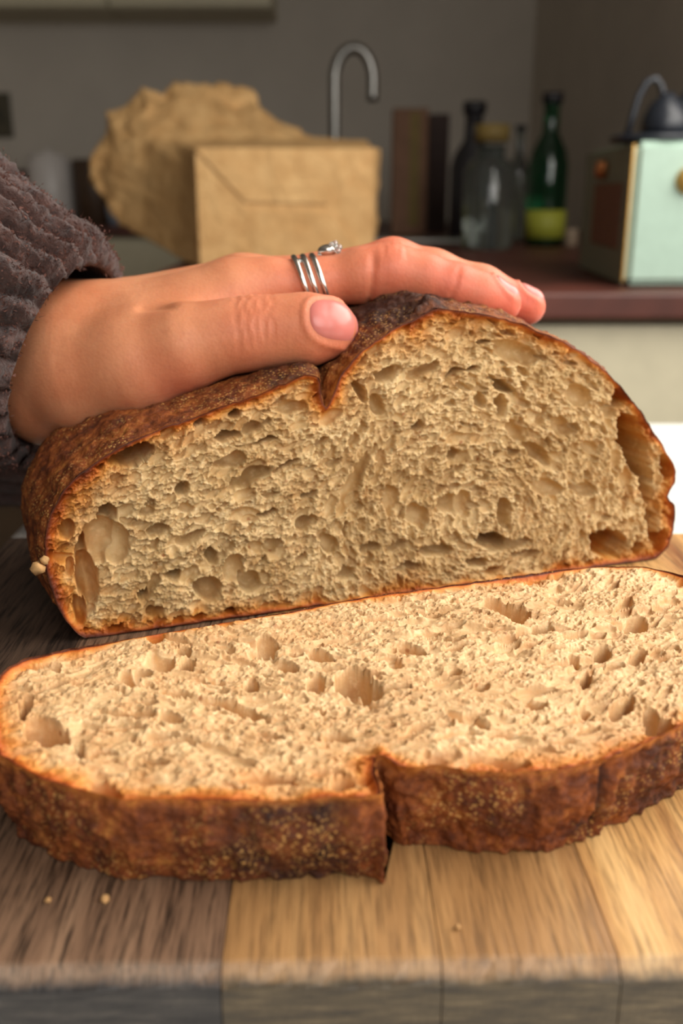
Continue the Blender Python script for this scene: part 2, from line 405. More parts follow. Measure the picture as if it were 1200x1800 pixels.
def foam(U, V, cell, theta, stretch, active, dmin, dmax, seed, wall=.34):
    """cells of dough foam cut open: bowls of random depth parted by thin walls, stretched along theta"""
    gx, gy = U/cell, V/cell; i0, j0 = np.floor(gx).astype(np.int32), np.floor(gy).astype(np.int32)
    c, s_ = np.cos(theta), np.sin(theta); st = np.float32(sqrt(stretch))
    F1 = np.full(U.shape, 9, np.float32); F2 = F1.copy(); ID = np.zeros(U.shape, np.float32)
    R = 2 if stretch > 1.5 else 1; sd0 = np.full(U.shape, seed, np.int32)
    for di in range(-R, R+1):
        for dj in range(-R, R+1):
            ci, cj = i0+di, j0+dj
            dx = ci+.1+.8*_hash(ci, cj, sd0)-gx; dy = cj+.1+.8*_hash(ci, cj, sd0+1)-gy
            d = np.sqrt(((dx*c+dy*s_)/st)**2+((dy*c-dx*s_)*st)**2); h = _hash(ci, cj, sd0+2)
            d = d*(.8+.4*h)
            m = d < F1; F2 = np.where(m, F1, np.minimum(F2, d)); ID = np.where(m, h, ID); F1 = np.where(m, d, F1)
    t = np.clip((F2-F1)/wall, 0, 1); k = np.clip((ID-(1-active))/active, 0, 1)
    return np.where(ID > 1-active, (dmin+(dmax-dmin)*k**1.5)*np.sqrt(1-(1-t)**2), 0).astype(np.float32)

def crumb_mesh(name, outline, specs, step, to_world, rough, rim_f, seed, foams, theta_f, topo=1.0):
    lo = outline.min(0)-3*step; hi = outline.max(0)+3*step
    us = np.arange(lo[0], hi[0], step); vs = np.arange(lo[1], hi[1], step)
    U, V = [a.astype(np.float32) for a in np.meshgrid(us, vs, indexing='ij')]
    sd, cx, cy = signed_dist(U, V, resample(outline, 260))
    ins = sd < 0
    w1 = vnoise([U*170, V*170], seed)*.0009+vnoise([U*520, V*520], seed+1)*.0004
    w2 = vnoise([U*170, V*170], seed+2)*.0009+vnoise([U*520, V*520], seed+3)*.0004
    D = np.zeros(U.shape, np.float32)
    # warp the sampling of the bubbles so no hole is a clean ellipse
    Dr = bubbles(U, V, step, specs)
    iu = np.clip(((U+w1-us[0])/step), 0, len(us)-1.01); iv = np.clip(((V+w2-vs[0])/step), 0, len(vs)-1.01)
    a = iu.astype(int); b = iv.astype(int); fa = iu-a; fb = iv-b
    a1 = np.minimum(a+1, len(us)-1); b1 = np.minimum(b+1, len(vs)-1)
    D = (Dr[a, b]*(1-fa)+Dr[a1, b]*fa)*(1-fb)+(Dr[a, b1]*(1-fa)+Dr[a1, b1]*fa)*fb
    th = theta_f(U, V)
    for k, (cell, stc, actv, d0, d1) in enumerate(foams):
        D = np.maximum(D, foam(U+w1*.6, V+w2*.6, cell, th+.5*vnoise([U*60, V*60], seed+40+k), stc, actv, d0, d1, seed+20+7*k))
    ridge = np.exp(-D/.0009)
    n = rough*(fbm([U*1100, V*1100], 2, seed+5, .6)*.6+fbm([U*430, V*430], 2, seed+9)*.5)*(.2+.8*ridge)
    n += topo*.0009*fbm([U*45, V*45], 3, seed+13)
    fade = sstep(.0004, .0022, -sd)
    D = D*fade+n*(.3+.7*fade)
    dd = np.maximum(-sd, 0)/(rim_f(U, V)*np.maximum(.25, 1+.6*vnoise([U*55, V*55], seed+31)+.45*vnoise([U*240, V*240], seed+33)))
    rim = .74*np.exp(-dd)+.26*np.exp(-dd/3.4)
    rim = np.maximum(rim, .95*sstep(.009, .016, D)*np.exp(sd/.0055))       # deep holes near the crust turn a darker red-brown
    # keep cells that touch the inside, pull their outer corners onto the outline
    cell = ins[:-1, :-1] | ins[1:, :-1] | ins[:-1, 1:] | ins[1:, 1:]
    X = np.where(ins, U, cx); Y = np.where(ins, V, cy)
    D = np.where(ins, D, .0); rim = np.where(ins, rim, 1.0)
    used = np.zeros(U.shape, bool)
    used[:-1, :-1] |= cell; used[1:, :-1] |= cell; used[:-1, 1:] |= cell; used[1:, 1:] |= cell
    idx = np.full(U.shape, -1, np.int64); idx[used] = np.arange(used.sum())
    Q = np.stack([idx[:-1, :-1], idx[1:, :-1], idx[1:, 1:], idx[:-1, 1:]], -1)[cell]
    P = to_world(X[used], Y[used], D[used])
    return np_mesh(name, P, Q, {'rim': rim[used]}), D

def px_specs(holes, proj2):
    """holes given as seen in the picture: x, y, half length, half width, tilt (deg, rising right), depth (m)"""
    out = []
    for h in holes:
        x, y, rx, ry, an, dep = h[:6]
        c0 = proj2(x, y); a = radians(an)
        e1 = proj2(x+rx*cos(a), y-rx*sin(a))-c0; e2 = proj2(x+ry*sin(a), y+ry*cos(a))-c0
        Mx = np.stack([e1, e2], 1); Uu, S, _ = np.linalg.svd(Mx)
        out.append((c0[0], c0[1], S[0], S[1], atan2(Uu[1, 0], Uu[0, 0]), dep, .32))
    return out

# ---- the loaf: cut face is a vertical plane, left end nearer
A0 = on_z(150, 1125, 0); B0 = on_z(1150, 985, 0)
DIR = (B0-A0)/np.linalg.norm(B0-A0); BACK = np.array([-DIR[1], DIR[0], 0])
NF = -BACK
def face_uv(x, y):
    p = on_plane(x, y, A0, NF)-A0; return np.array([p.dot(DIR), p[2]])
def face_world(u, v, w): return A0+np.multiply.outer(u, DIR)+np.multiply.outer(v, np.array([0, 0, 1.0]))+np.multiply.outer(w, BACK)
loaf_px = [(150, 1126), (118, 1097), (95, 1052), (80, 1000), (77, 950), (90, 900), (116, 856), (160, 815), (215, 783), (280, 755), (350, 730),
           (430, 700), (500, 674), (540, 657), (560, 658), (565, 690), (572, 722), (581, 700), (598, 662), (625, 628), (660, 598), (700, 572), (745, 552), (768, 540),
           (800, 545), (860, 553), (920, 570), (980, 595), (1040, 632), (1090, 677), (1130, 727), (1160, 776), (1186, 822), (1188, 846), (1172, 876),
           (1186, 888), (1184, 930), (1172, 966), (1152, 985)]
loaf_out = np.array([face_uv(*p) for p in loaf_px]); loaf_out[:, 1] = np.maximum(loaf_out[:, 1], .0006)
base_pts = np.array([[x, .0006] for x in np.linspace(loaf_out[-1, 0]-.004, loaf_out[0, 0]+.004, 24)])
loaf_out = np.vstack([loaf_out, base_pts])
loaf_out = smooth_loop(resample(loaf_out, 760), 5)
nz = loop_normals(loaf_out); ar = np.arange(760)
loaf_out += nz*(.0003*vnoise([ar*.35, ar*0], 3)+.0003*vnoise([ar*.12, ar*0], 4))[:, None]
loaf_out[:, 1] = np.maximum(loaf_out[:, 1], .0004)

def flow_loaf(u, v):
    """direction of the stretched bubbles across the cut face"""
    a_right = np.arctan2(v-.022, u-.142)+pi/2; a_left = radians(20)
    k = sstep(.075, .10, u+(.05-v)*.25)
    return .5*np.arctan2(sin(2*a_left)*(1-k)+np.sin(2*a_right)*k, cos(2*a_left)*(1-k)+np.cos(2*a_right)*k)
rng = np.random.RandomState(11)
specs = []
u_hi, v_hi = loaf_out.max(0); u_lo = loaf_out[:, 0].min()
def scatter(n, rmin, rmax, asp, deep, k, jit=.5):
    for _ in range(n):
        u = rng.uniform(u_lo, u_hi); v = rng.uniform(0, v_hi)
        r = rmin*(rmax/rmin)**(rng.rand()**1.8); s = rng.uniform(*asp)
        specs.append((u, v, r*sqrt(s), r/sqrt(s), flow_loaf(u, v)+rng.normal(0, jit), r*rng.uniform(*deep), k))
scatter(160, .0016, .0036, (1.2, 3.0), (.8, 1.7), .42, .3)
loaf_holes = [
    (236, 800, 40, 17, 22, .016), (205, 812, 14, 10, 10, .008), (192, 908, 17, 20, 0, .012), (172, 955, 40, 34, 60, .010), (143, 975, 16, 26, 0, .015),
    (155, 1026, 21, 42, 6, .014), (140, 1076, 13, 26, 25, .009), (118, 932, 13, 20, -35, .008), (205, 960, 24, 36, 0, .007), (125, 1005, 9, 16, 0, .006),
    (402, 768, 28, 10, 8, .009), (446, 757, 22, 11, 12, .006), (470, 778, 22, 5, 12, .006), (405, 812, 30, 13, 14, .006), (440, 842, 42, 14, 27, .008),
    (326, 864, 11, 15, -35, .008), (280, 935, 24, 10, 20, .007), (335, 947, 30, 9, 25, .006), (250, 1050, 10, 11, 0, .014), (307, 1014, 17, 13, 0, .010),
    (368, 1036, 25, 23, 0, .010), (441, 1026, 22, 19, 20, .009), (412, 1000, 20, 24, 0, .006), (374, 980, 10, 15, 10, .009), (470, 902, 22, 6, 15, .008),
    (404, 1076, 10, 8, 0, .008), (355, 746, 13, 8, 20, .008), (415, 733, 12, 7, 10, .008), (515, 716, 24, 12, 10, .005), (275, 1080, 18, 10, 10, .007),
    (290, 757, 9, 6, 20, .006), (540, 925, 22, 10, 35, .007), (545, 870, 16, 7, 30, .006), (255, 903, 14, 8, 0, .005), (330, 895, 16, 9, -10, .004),
    (680, 660, 24, 12, 30, .008), (668, 716, 15, 21, 20, .007), (632, 690, 9, 22, 28, .007), (742, 653, 32, 10, 24, .006), (832, 650, 13, 7, 20, .009),
    (800, 660, 22, 8, 28, .007), (912, 622, 42, 22, -14, .006), (890, 684, 26, 10, -28, .009), (884, 716, 11, 20, -8, .008), (846, 704, 10, 13, 0, .006),
    (1020, 697, 20, 24, 30, .006), (1094, 694, 12, 30, -30, .012), (1075, 725, 10, 12, 0, .005), (735, 750, 12, 9, 25, .008), (803, 805, 13, 13, 0, .007),
    (1116, 785, 24, 58, 14, .030), (1140, 852, 13, 44, 10, .024), (1148, 915, 10, 44, 0, .018), (1171, 824, 9, 26, 0, .009), (1162, 950, 8, 22, -10, .008),
    (1074, 960, 36, 24, 0, .022), (872, 953, 34, 15, -8, .018), (888, 903, 13, 26, 8, .009), (792, 888, 24, 18, 0, .008), (735, 905, 18, 20, 0, .005),
    (622, 850, 12, 66, -24, .005), (950, 800, 34, 11, -38, .007), (990, 752, 19, 16, -40, .005), (1038, 790, 16, 12, -35, .004), (770, 970, 28, 10, 5, .008),
    (842, 992, 18, 10, 10, .008), (925, 976, 26, 9, 12, .007), (965, 860, 30, 14, -10, .005), (955, 735, 9, 20, -12, .005), (910, 760, 12, 22, 30, .006),
    (720, 1000, 24, 8, 10, .008), (610, 1010, 20, 10, 20, .007), (1030, 860, 22, 12, 0, .006), (900, 960, 40, 8, 15, .006), (690, 880, 14, 22, -20, .005),
    (820, 890, 14, 24, 0, .005), (1002, 760, 12, 12, 0, .005), (700, 960, 24, 8, 20, .006), (650, 965, 20, 9, 15, .006), (580, 960, 14, 16, 0, .006),
    (1165, 985, 10, 8, 0, .005), (1125, 968, 8, 14, -25, .008), (480, 960, 18, 14, 25, .005), (500, 820, 26, 6, 28, .006), (870, 1005, 20, 6, 5, .006)]
specs += px_specs([(*h[:5], h[5]*1.45) for h in loaf_holes], face_uv)
loaf = empty('bread_loaf', tuple(face_world(.11, 0., .05)), 'halved sourdough loaf with open crumb, standing cut face forward under the hand', 'bread')
def loaf_rim(u, v): return .0015+.0016*np.exp(-((u-.108)/.022)**2)*sstep(.06, .08, v)+.0026*sstep(.03, .0, u)+.0010*sstep(.19, .21, u)
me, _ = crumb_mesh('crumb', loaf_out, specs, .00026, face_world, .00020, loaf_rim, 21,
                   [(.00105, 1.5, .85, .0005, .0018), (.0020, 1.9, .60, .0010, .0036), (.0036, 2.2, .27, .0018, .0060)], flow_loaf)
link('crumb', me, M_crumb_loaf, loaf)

def loaf_crust():
    P0 = loaf_out; N0 = loop_normals(smooth_loop(P0, 12)); n = len(P0); Mst = 150
    Dp = .112; W = Dp*np.linspace(0, 1, Mst)**1.7
    cen = np.array([P0[:, 0].mean(), .035])
    ang = np.arctan2(P0[:, 1]-cen[1], P0[:, 0]-cen[0])
    side = sstep(.002, .02, P0[:, 1])                      # no bulge at the base
    left = sstep(.03, -.02, P0[:, 0])
    Psm = smooth_loop(P0, 900)
    V = np.zeros((Mst, n, 3)); burn = np.zeros((Mst, n)); fresh = np.zeros((Mst, n))
    top = sstep(.045, .075, P0[:, 1])
    sl = np.abs(P0[:, 0]-.083)                              # distance from the score cut
    for j, w in enumerate(W):
        e = (.0035+.003*left)*sin(min(w/.045, 1)*pi/2)*side
        s = sqrt(max(1-max(0, (w-.045)/.0675)**2, 0))
        base = P0*(1-.5*sstep(.02, .06, w))+Psm*(.5*sstep(.02, .06, w))
        p = cen+(base-cen)*s+N0*e[:, None]
        q = [p[:, 0]*60, p[:, 1]*60, np.full(n, w*60)]
        q2 = [p[:, 0]*300, p[:, 1]*300, np.full(n, w*300)]
        q3 = [p[:, 0]*900, p[:, 1]*900, np.full(n, w*900)]
        amp = sstep(0, .003, w)
        d = (.0012*fbm(q, 2, 31)+.0006*fbm(q2, 3, 37, .6)+.00018*vnoise(q3, 41))*amp
        # torn lips beside the score
        lip = np.exp(-((P0[:, 0]-.078)/.007)**2)*np.exp(-((w-.014)/.014)**2)*top*sstep(0, .010, w)
        lip2 = np.exp(-((P0[:, 0]-.117)/.014)**2)*np.exp(-((w-.007)/.007)**2)*top*sstep(0, .005, w)
        strand = np.abs(vnoise([P0[:, 0]*700, np.full(n, w*110), P0[:, 1]*700], 51))
        d = d+lip*.0022*(1+.8*vnoise(q2, 55))+lip2*.0022*(.5+vnoise(q2, 56))+.0009*strand*np.exp(-((P0[:, 0]-.098)/.02)**2)*top*amp
        p = p+N0*d[:, None]
        p[:, 1] = np.maximum(p[:, 1], .0003)
        V[j] = face_world(p[:, 0], p[:, 1], np.full(n, w)-.0006*amp*vnoise(q2, 61))
        burn[j] = .18+.55*np.exp(-((P0[:, 0]-.075)/.014)**2)*top+.6*np.exp(-((P0[:, 0]-.115)/.02)**2)*top+.35*top*sstep(.004, .03, w)+.25*sstep(.16, .2, P0[:, 0])
        fresh[j] = (np.exp(-((P0[:, 0]-.0865)/.006)**2)*sstep(.055, .065, P0[:, 1])*np.exp(-w/.01))*.9+np.exp(-w/.0014)*(.30+.35*vnoise([P0[:, 0]*260, P0[:, 1]*260], 63))
    i, j = np.meshgrid(np.arange(Mst-1), np.arange(n), indexing='ij'); jj = (j+1) % n
    Q = np.stack([i*n+j, i*n+jj, (i+1)*n+jj, (i+1)*n+j], -1).reshape(-1, 4)
    V = V.reshape(-1, 3); near = np.flatnonzero((V[:, 2] > .03) & (np.repeat(W, n) > .0025))
    for _ in range(3):                                                   # the hand presses into the crust
        d = hand_sdf(V[near]); k = near[d < .0008]
        V[k] += sdf_normal(hand_sdf, V[k])*(.0009-hand_sdf(V[k]))[:, None]*1.0
    return np_mesh('crust', V, Q, {'burn': burn.ravel(), 'fresh': fresh.ravel()})

# ---- the slice lying flat
ST = .0225
slice_px = [(-14, 1215), (2, 1182), (40, 1160), (120, 1143), (200, 1129), (300, 1113), (420, 1093), (520, 1074), (640, 1052), (760, 1035), (880, 1018), (980, 1004),
            (1060, 997), (1130, 997), (1200, 1012), (1270, 1042), (1330, 1092), (1352, 1150), (1325, 1210), (1262, 1250), (1200, 1276), (1150, 1300), (1100, 1322),
            (1062, 1342), (1046, 1338), (1030, 1346), (980, 1355), (900, 1360), (830, 1357), (765, 1346), (720, 1352), (694, 1346), (672, 1330), (657, 1328), (660, 1352), (668, 1378),
            (672, 1400), (640, 1404), (560, 1405), (450, 1409), (350, 1407), (260, 1406), (215, 1410), (160, 1394), (100, 1382), (50, 1360), (0, 1330), (-18, 1290), (-22, 1250)]
def top_xy(x, y): return on_z(x, y, ST)[:2]
slice_out = np.array([top_xy(*p) for p in slice_px])
slice_out = smooth_loop(resample(slice_out, 900), 4)
sn = loop_normals(slice_out); ar = np.arange(900)
slice_out += sn*(.0003*vnoise([ar*.4, ar*0], 5)+.0003*vnoise([ar*.13, ar*0], 6))[:, None]
def slice_world(u, v, w): return np.stack([u, v, ST-w+.0*u], -1)
rng = np.random.RandomState(5)
specs = []
s_lo, s_hi = slice_out.min(0), slice_out.max(0)
def flow_slice(u, v): return radians(-4)+.7*sstep(.0, .1, u)+.4*sstep(-.03, -.08, u)
def scatter2(n, rmin, rmax, asp, deep, k, jit):
    for _ in range(n):
        u = rng.uniform(s_lo[0], s_hi[0]); v = rng.uniform(s_lo[1], s_hi[1])
        r = rmin*(rmax/rmin)**(rng.rand()**1.8); s = rng.uniform(*asp)
        th = flow_slice(u, v)+rng.normal(0, jit)
        specs.append((u, v, r*sqrt(s), r/sqrt(s), th, r*rng.uniform(*deep), k))
scatter2(120, .0018, .0040, (1.4, 3.4), (.3, .7), .6, .3)
slice_holes = [
    (622, 1196, 36, 26, -22, .013), (655, 1215, 22, 16, 0, .010), (888, 1068, 46, 17, -12, .011), (905, 1082, 24, 12, 0, .012), (940, 1108, 38, 11, 12, .009), (1055, 1145, 18, 13, 20, .007),
    (1112, 1090, 30, 15, 8, .007), (1155, 1272, 28, 20, 0, .008), (1140, 1250, 16, 14, 0, .005), (1030, 1187, 9, 16, -15, .005), (1008, 1160, 10, 8, 0, .006), (565, 1150, 26, 10, -12, .005),
    (470, 1132, 22, 14, -8, .006), (327, 1162, 14, 11, 0, .011), (320, 1142, 12, 8, 0, .006), (280, 1160, 26, 17, 0, .004), (273, 1125, 19, 9, 0, .013), (42, 1232, 13, 22, -15, .009), (100, 1170, 10, 6, 0, .01),
    (78, 1280, 42, 24, -12, .008), (138, 1312, 13, 15, 0, .007), (228, 1190, 18, 15, -10, .006), (600, 1374, 24, 13, 10, .007), (470, 1360, 50, 8, 8, .004), (415, 1238, 66, 10, -14, .005),
    (442, 1196, 13, 14, -20, .006), (725, 1140, 26, 9, -14, .005), (880, 1335, 60, 7, -6, .004), (940, 1230, 24, 9, -5, .004), (185, 1384, 30, 16, -10, .004), (555, 1195, 18, 14, 20, .005),
    (820, 1265, 40, 8, -15, .004), (690, 1165, 14, 10, 0, .004), (1090, 1235, 30, 10, 22, .005), (1120, 1150, 22, 12, 20, .004), (300, 1260, 20, 10, -10, .003), (250, 1180, 16, 8, 0, .003),
    (760, 1330, 30, 5, 0, .003), (850, 1208, 14, 7, 0, .004), (800, 1180, 12, 7, 0, .004), (1020, 1240, 20, 6, 10, .004), (500, 1165, 30, 7, -10, .004), (600, 1290, 30, 6, -8, .003)]
specs += px_specs([(*h[:5], h[5]*1.35) for h in slice_holes], top_xy)
sl = empty('bread_slice', tuple(on_z(640, 1230, 0)), 'thick slice of sourdough lying flat on the board in front of the loaf', 'bread')
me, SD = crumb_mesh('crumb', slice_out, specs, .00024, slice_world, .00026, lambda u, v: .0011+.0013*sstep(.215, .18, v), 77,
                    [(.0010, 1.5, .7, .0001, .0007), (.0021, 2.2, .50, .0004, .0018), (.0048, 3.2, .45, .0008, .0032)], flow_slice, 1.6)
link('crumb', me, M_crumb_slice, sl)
def slice_crust():
    P0 = slice_out; n = len(P0); N0 = loop_normals(smooth_loop(P0, 8)); Mst = 64
    V = np.zeros((Mst+1, n, 3)); burn = np.zeros((Mst+1, n)); fresh = np.zeros((Mst+1, n))
    front = sstep(.2, 1, -N0[:, 1]); c = P0.mean(0); xf = P0[:, 0]
    frontside = sstep(.215, .195, P0[:, 1])
    step_r = np.exp(-((xf-.0565)/.0012)**2)*frontside
    notch = np.exp(-((xf-.008)/.004)**2)*frontside
    for j in range(Mst):
        t = j/(Mst-1); z = ST*(1-t)+.0003
        bul = .0012*sin(pi*min(t*1.2, 1))-.0028*front*t-.0012*t
        amp = sstep(0, .1, t)
        q = [P0[:, 0]*80, P0[:, 1]*80, np.full(n, z*80)]; q2 = [c_*300 for c_ in (P0[:, 0], P0[:, 1], np.full(n, z))]
        d = bul+(.0008*fbm(q, 2, 71)+.0009*fbm(q2, 3, 73, .65)+.0003*vnoise([c_*3 for c_ in q2], 75))*amp
        d = d-.0020*step_r*amp
        p = P0+N0*d[:, None]
        p[:, 0] += .0038*t**.7*np.exp(-((P0[:, 0]-.0092)/.0022)**2)*sstep(.180, .172, P0[:, 1])*(.7+.5*vnoise(q2, 78))
        V[j] = np.stack([p[:, 0], p[:, 1], z+.0004*amp*(t < .97)*vnoise(q2, 79)], 1)
        burn[j] = .22+.35*sstep(-.04, -.01, xf)*frontside*sstep(.008, .0, xf)*1.2+.5*step_r+.35*sstep(.05, .09, xf)*frontside+.45*(1-frontside)+.12*t
        fresh[j] = .75*np.exp(-t/.06)*frontside+.25*np.exp(-t/.05)+.55*np.exp(-((xf-.0125)/.005)**2)*frontside*np.exp(-t/.35)
    V[-1] = V[-2]; V[-1][:, :2] = c+(V[-2][:, :2]-c)*.02; burn[-1] = burn[-2]
    V[:, :, 2] = np.maximum(V[:, :, 2], .0003)
    i, j = np.meshgrid(np.arange(Mst), np.arange(n), indexing='ij'); jj = (j+1) % n
    Q = np.stack([i*n+j, i*n+jj, (i+1)*n+jj, (i+1)*n+j], -1).reshape(-1, 4)
    return np_mesh('crust', V.reshape(-1, 3), Q, {'burn': burn.ravel(), 'fresh': fresh.ravel()})
link('crust', slice_crust(), M_crust, sl)

# ------------------------------------------------------------------ the hand (signed distance field meshed with surface nets)
def rc(P, a, ra, b, rb):
    a = np.asarray(a, np.float32); b = np.asarray(b, np.float32); ab = b-a
    t = np.clip(((P-a)@ab)/ab.dot(ab), 0, 1)
    return np.linalg.norm(P-a-t[..., None]*ab, axis=-1)-(ra+(rb-ra)*t)
def smin(a, b, k):
    h = np.clip(.5+.5*(b-a)/k, 0, 1); return b+(a-b)*h-k*h*(1-h)
def chain(P, js, k=.004):
    d = None
    for (p, r), (q, s) in zip(js[:-1], js[1:]):
        c = rc(P, p, r, q, s); d = c if d is None else smin(d, c, k)
    return d
J = lambda x, y, d, r: (at(x, y, d), r)
idx = [J(415, 520, .350, .0120), J(470, 505, .350, .0098), J(555, 499, .350, .0087), J(640, 484, .350, .0094), J(686, 478, .350, .0098), J(740, 490, .351, .0090), J(800, 506, .352, .0083), J(845, 521, .353, .0080), J(882, 533, .354, .0070)]
mid = [J(425, 508, .368, .0120), J(560, 490, .367, .0090), J(690, 466, .367, .0096), J(760, 482, .368, .0088), J(845, 508, .369, .0084), J(926, 539, .370, .0070)]
rin = [J(420, 515, .386, .0112), J(560, 500, .384, .0088), J(685, 482, .384, .0090), J(800, 512, .386, .0078), J(870, 538, .387, .0068)]
pin = [J(390, 535, .402, .0102), J(500, 515, .401, .0080), J(585, 505, .401, .0082), J(670, 528, .402, .0070), J(730, 552, .403, .0060)]
thb = [J(150, 662, .338, .0200), J(240, 640, .332, .0172), J(325, 610, .327, .0138), J(400, 592, .325, .0112), J(455, 584, .325, .0111), J(510, 581, .325, .0104), J(548, 579, .325, .0105), J(578, 577, .325, .0092)]
def hand_sdf(P):
    d_i = chain(P, idx); d_m = chain(P, mid); d_r = chain(P, rin); d_p = chain(P, pin); d_t = chain(P, thb, .006)
    f = smin(smin(d_i, d_m, .0018), smin(d_r, d_p, .0018), .0018)
    palm = rc(P, at(135, 608, .352), .0190, *idx[0])
    palm = smin(palm, rc(P, at(140, 600, .370), .0200, *mid[0]), .008)
    palm = smin(palm, rc(P, at(140, 610, .388), .0190, *rin[0]), .008)
    palm = smin(palm, rc(P, at(150, 640, .398), .0180, *pin[0]), .008)
    wrist = rc(P, at(110, 650, .362), .0235, at(-110, 548, .375), .025)
    wrist = smin(wrist, rc(P, at(80, 672, .352), .0185, at(150, 665, .345), .0200), .022)
    palm = smin(palm, wrist, .022)
    web = rc(P, at(265, 600, .338), .0145, at(395, 535, .347), .0100)
    palm = smin(palm, web, .010)
    b = smin(palm, f, .006)
    return smin(b, d_t, .0045)
def surface_nets(f, lo, h):
    s = f < 0; nx, ny, nz_ = f.shape
    c = np.zeros((nx-1, ny-1, nz_-1), np.int8)
    for dx in (0, 1):
        for dy in (0, 1):
            for dz in (0, 1): c += s[dx:nx-1+dx, dy:ny-1+dy, dz:nz_-1+dz]
    act = (c > 0) & (c < 8); I = np.argwhere(act); idm = np.full(act.shape, -1, np.int64); idm[act] = np.arange(len(I))
    acc = np.zeros((len(I), 3)); cnt = np.zeros(len(I))
    cor = [(0, 0, 0), (1, 0, 0), (0, 1, 0), (1, 1, 0), (0, 0, 1), (1, 0, 1), (0, 1, 1), (1, 1, 1)]
    fv = [f[I[:, 0]+x, I[:, 1]+y, I[:, 2]+z] for x, y, z in cor]
    for a, b in ((0, 1), (2, 3), (4, 5), (6, 7), (0, 2), (1, 3), (4, 6), (5, 7), (0, 4), (1, 5), (2, 6), (3, 7)):
        m = (fv[a] < 0) != (fv[b] < 0); t = fv[a][m]/(fv[a][m]-fv[b][m])
        acc[m] += np.array(cor[a])+t[:, None]*(np.array(cor[b])-np.array(cor[a])); cnt[m] += 1
    V = lo+h*(I+acc/cnt[:, None]); Qs = []
    for ax in range(3):
        sl0 = [slice(None)]*3; sl1 = [slice(None)]*3; sl0[ax] = slice(0, -1); sl1[ax] = slice(1, None)
        a, b = s[tuple(sl0)], s[tuple(sl1)]
        E = np.argwhere(a != b); flip = a[tuple(E.T)]
        o1, o2 = [k for k in range(3) if k != ax]
        ok = (E[:, o1] > 0) & (E[:, o2] > 0) & (E[:, o1] < idm.shape[o1]) & (E[:, o2] < idm.shape[o2]); E = E[ok]; flip = flip[ok]
        def g(d1, d2):
            e = E.copy(); e[:, o1] += d1; e[:, o2] += d2; return idm[tuple(e.T)]
        q = np.stack([g(-1, -1), g(0, -1), g(0, 0), g(-1, 0)], 1)
        if ax == 1: flip = ~flip
        q[~flip] = q[~flip][:, ::-1]; Qs.append(q)
    Q = np.concatenate(Qs); return V, Q[(Q >= 0).all(1)]
def mesh_from_sdf(fn, lo, hi, h):
    ax = [np.arange(l, u, h, dtype=np.float32) for l, u in zip(lo, hi)]
    F = np.empty([len(a) for a in ax], np.float32)
    Y, Z = np.meshgrid(ax[1], ax[2], indexing='ij')
    B = 24
    for i in range(0, len(ax[0]), B):
        xs = ax[0][i:i+B]
        P = np.stack([np.broadcast_to(xs[:, None, None], (len(xs),)+Y.shape), np.broadcast_to(Y, (len(xs),)+Y.shape), np.broadcast_to(Z, (len(xs),)+Y.shape)], -1)
        F[i:i+B] = fn(P)
    return surface_nets(F, np.array([a[0] for a in ax]), h)
def sdf_normal(fn, P, e=.0006):
    g = np.stack([fn(P+np.array(v)*e)-fn(P-np.array(v)*e) for v in np.eye(3)], -1)
    return g/(np.linalg.norm(g, axis=-1, keepdims=True)+1e-9)
alljs = [p for c in (idx, mid, rin, pin, thb) for p, r in c]+[at(-110, 548, .375)]
lo = np.min(alljs, 0)-.03; hi = np.max(alljs, 0)+.03
hv, hq = mesh_from_sdf(hand_sdf, lo, hi, .0010)
hn = sdf_normal(hand_sdf, hv)

class Nail:
    def __init__(s, a, b, normal, back, length, width):
        s.ax = (b-a)/np.linalg.norm(b-a); n = np.array(normal, float); n -= s.ax*n.dot(s.ax); s.n = n/np.linalg.norm(n)
        s.cr = np.cross(s.ax, s.n); s.c = b-s.ax*back; s.L = length/2; s.W = width/2
    def st(s, P): d = P-s.c; return d@s.ax/s.L, d@s.cr/s.W, d@s.n
    def rad(s, P):
        a, b, h = s.st(P); return (np.abs(a)**2.6+np.abs(b)**2.6)**(1/2.6), a, b, h
    def mesh(s, name):
        m = 26; g = np.linspace(-1, 1, m); X, Y = np.meshgrid(g, g, indexing='ij')
        # square to rounded square
        r = np.maximum(np.abs(X), np.abs(Y)); q = (np.abs(X)**2.6+np.abs(Y)**2.6)**(1/2.6)+1e-9; k = r/q
        A, Bv = X*k, Y*k
        P = s.c+A[..., None]*s.ax*s.L+Bv[..., None]*s.cr*s.W+s.n*.02
        for _ in range(60): P = P-s.n*np.clip(hand_sdf(P)*.8, 0, np.maximum((P-s.c)@s.n+.001, 0))[..., None]
        h = .00055*(1-r**6)-.0005*r**8
        P = P+s.n*h[..., None]
        i, j = np.meshgrid(np.arange(m-1), np.arange(m-1), indexing='ij')
        Q = np.stack([i*m+j, (i+1)*m+j, (i+1)*m+j+1, i*m+j+1], -1).reshape(-1, 4)
        return np_mesh(name, P.reshape(-1, 3), Q)
nails = [Nail(thb[-3][0], thb[-1][0], -FW*.985+UPV*.17, -.0016, .0165, .0150),
         Nail(idx[-2][0], idx[-1][0], UPV*.9-FW*.35, .0005, .0115, .0102),
         Nail(mid[-2][0], mid[-1][0], UPV*.92-FW*.3, .0003, .0115, .0102)]
disp = np.zeros(len(hv))
for nl in nails:
    r, a, b, h = nl.rad(hv)
    disp += np.where(h > 0, .0007*np.exp(-((r-1.13)/.10)**2)*sstep(.9, .2, a), 0)
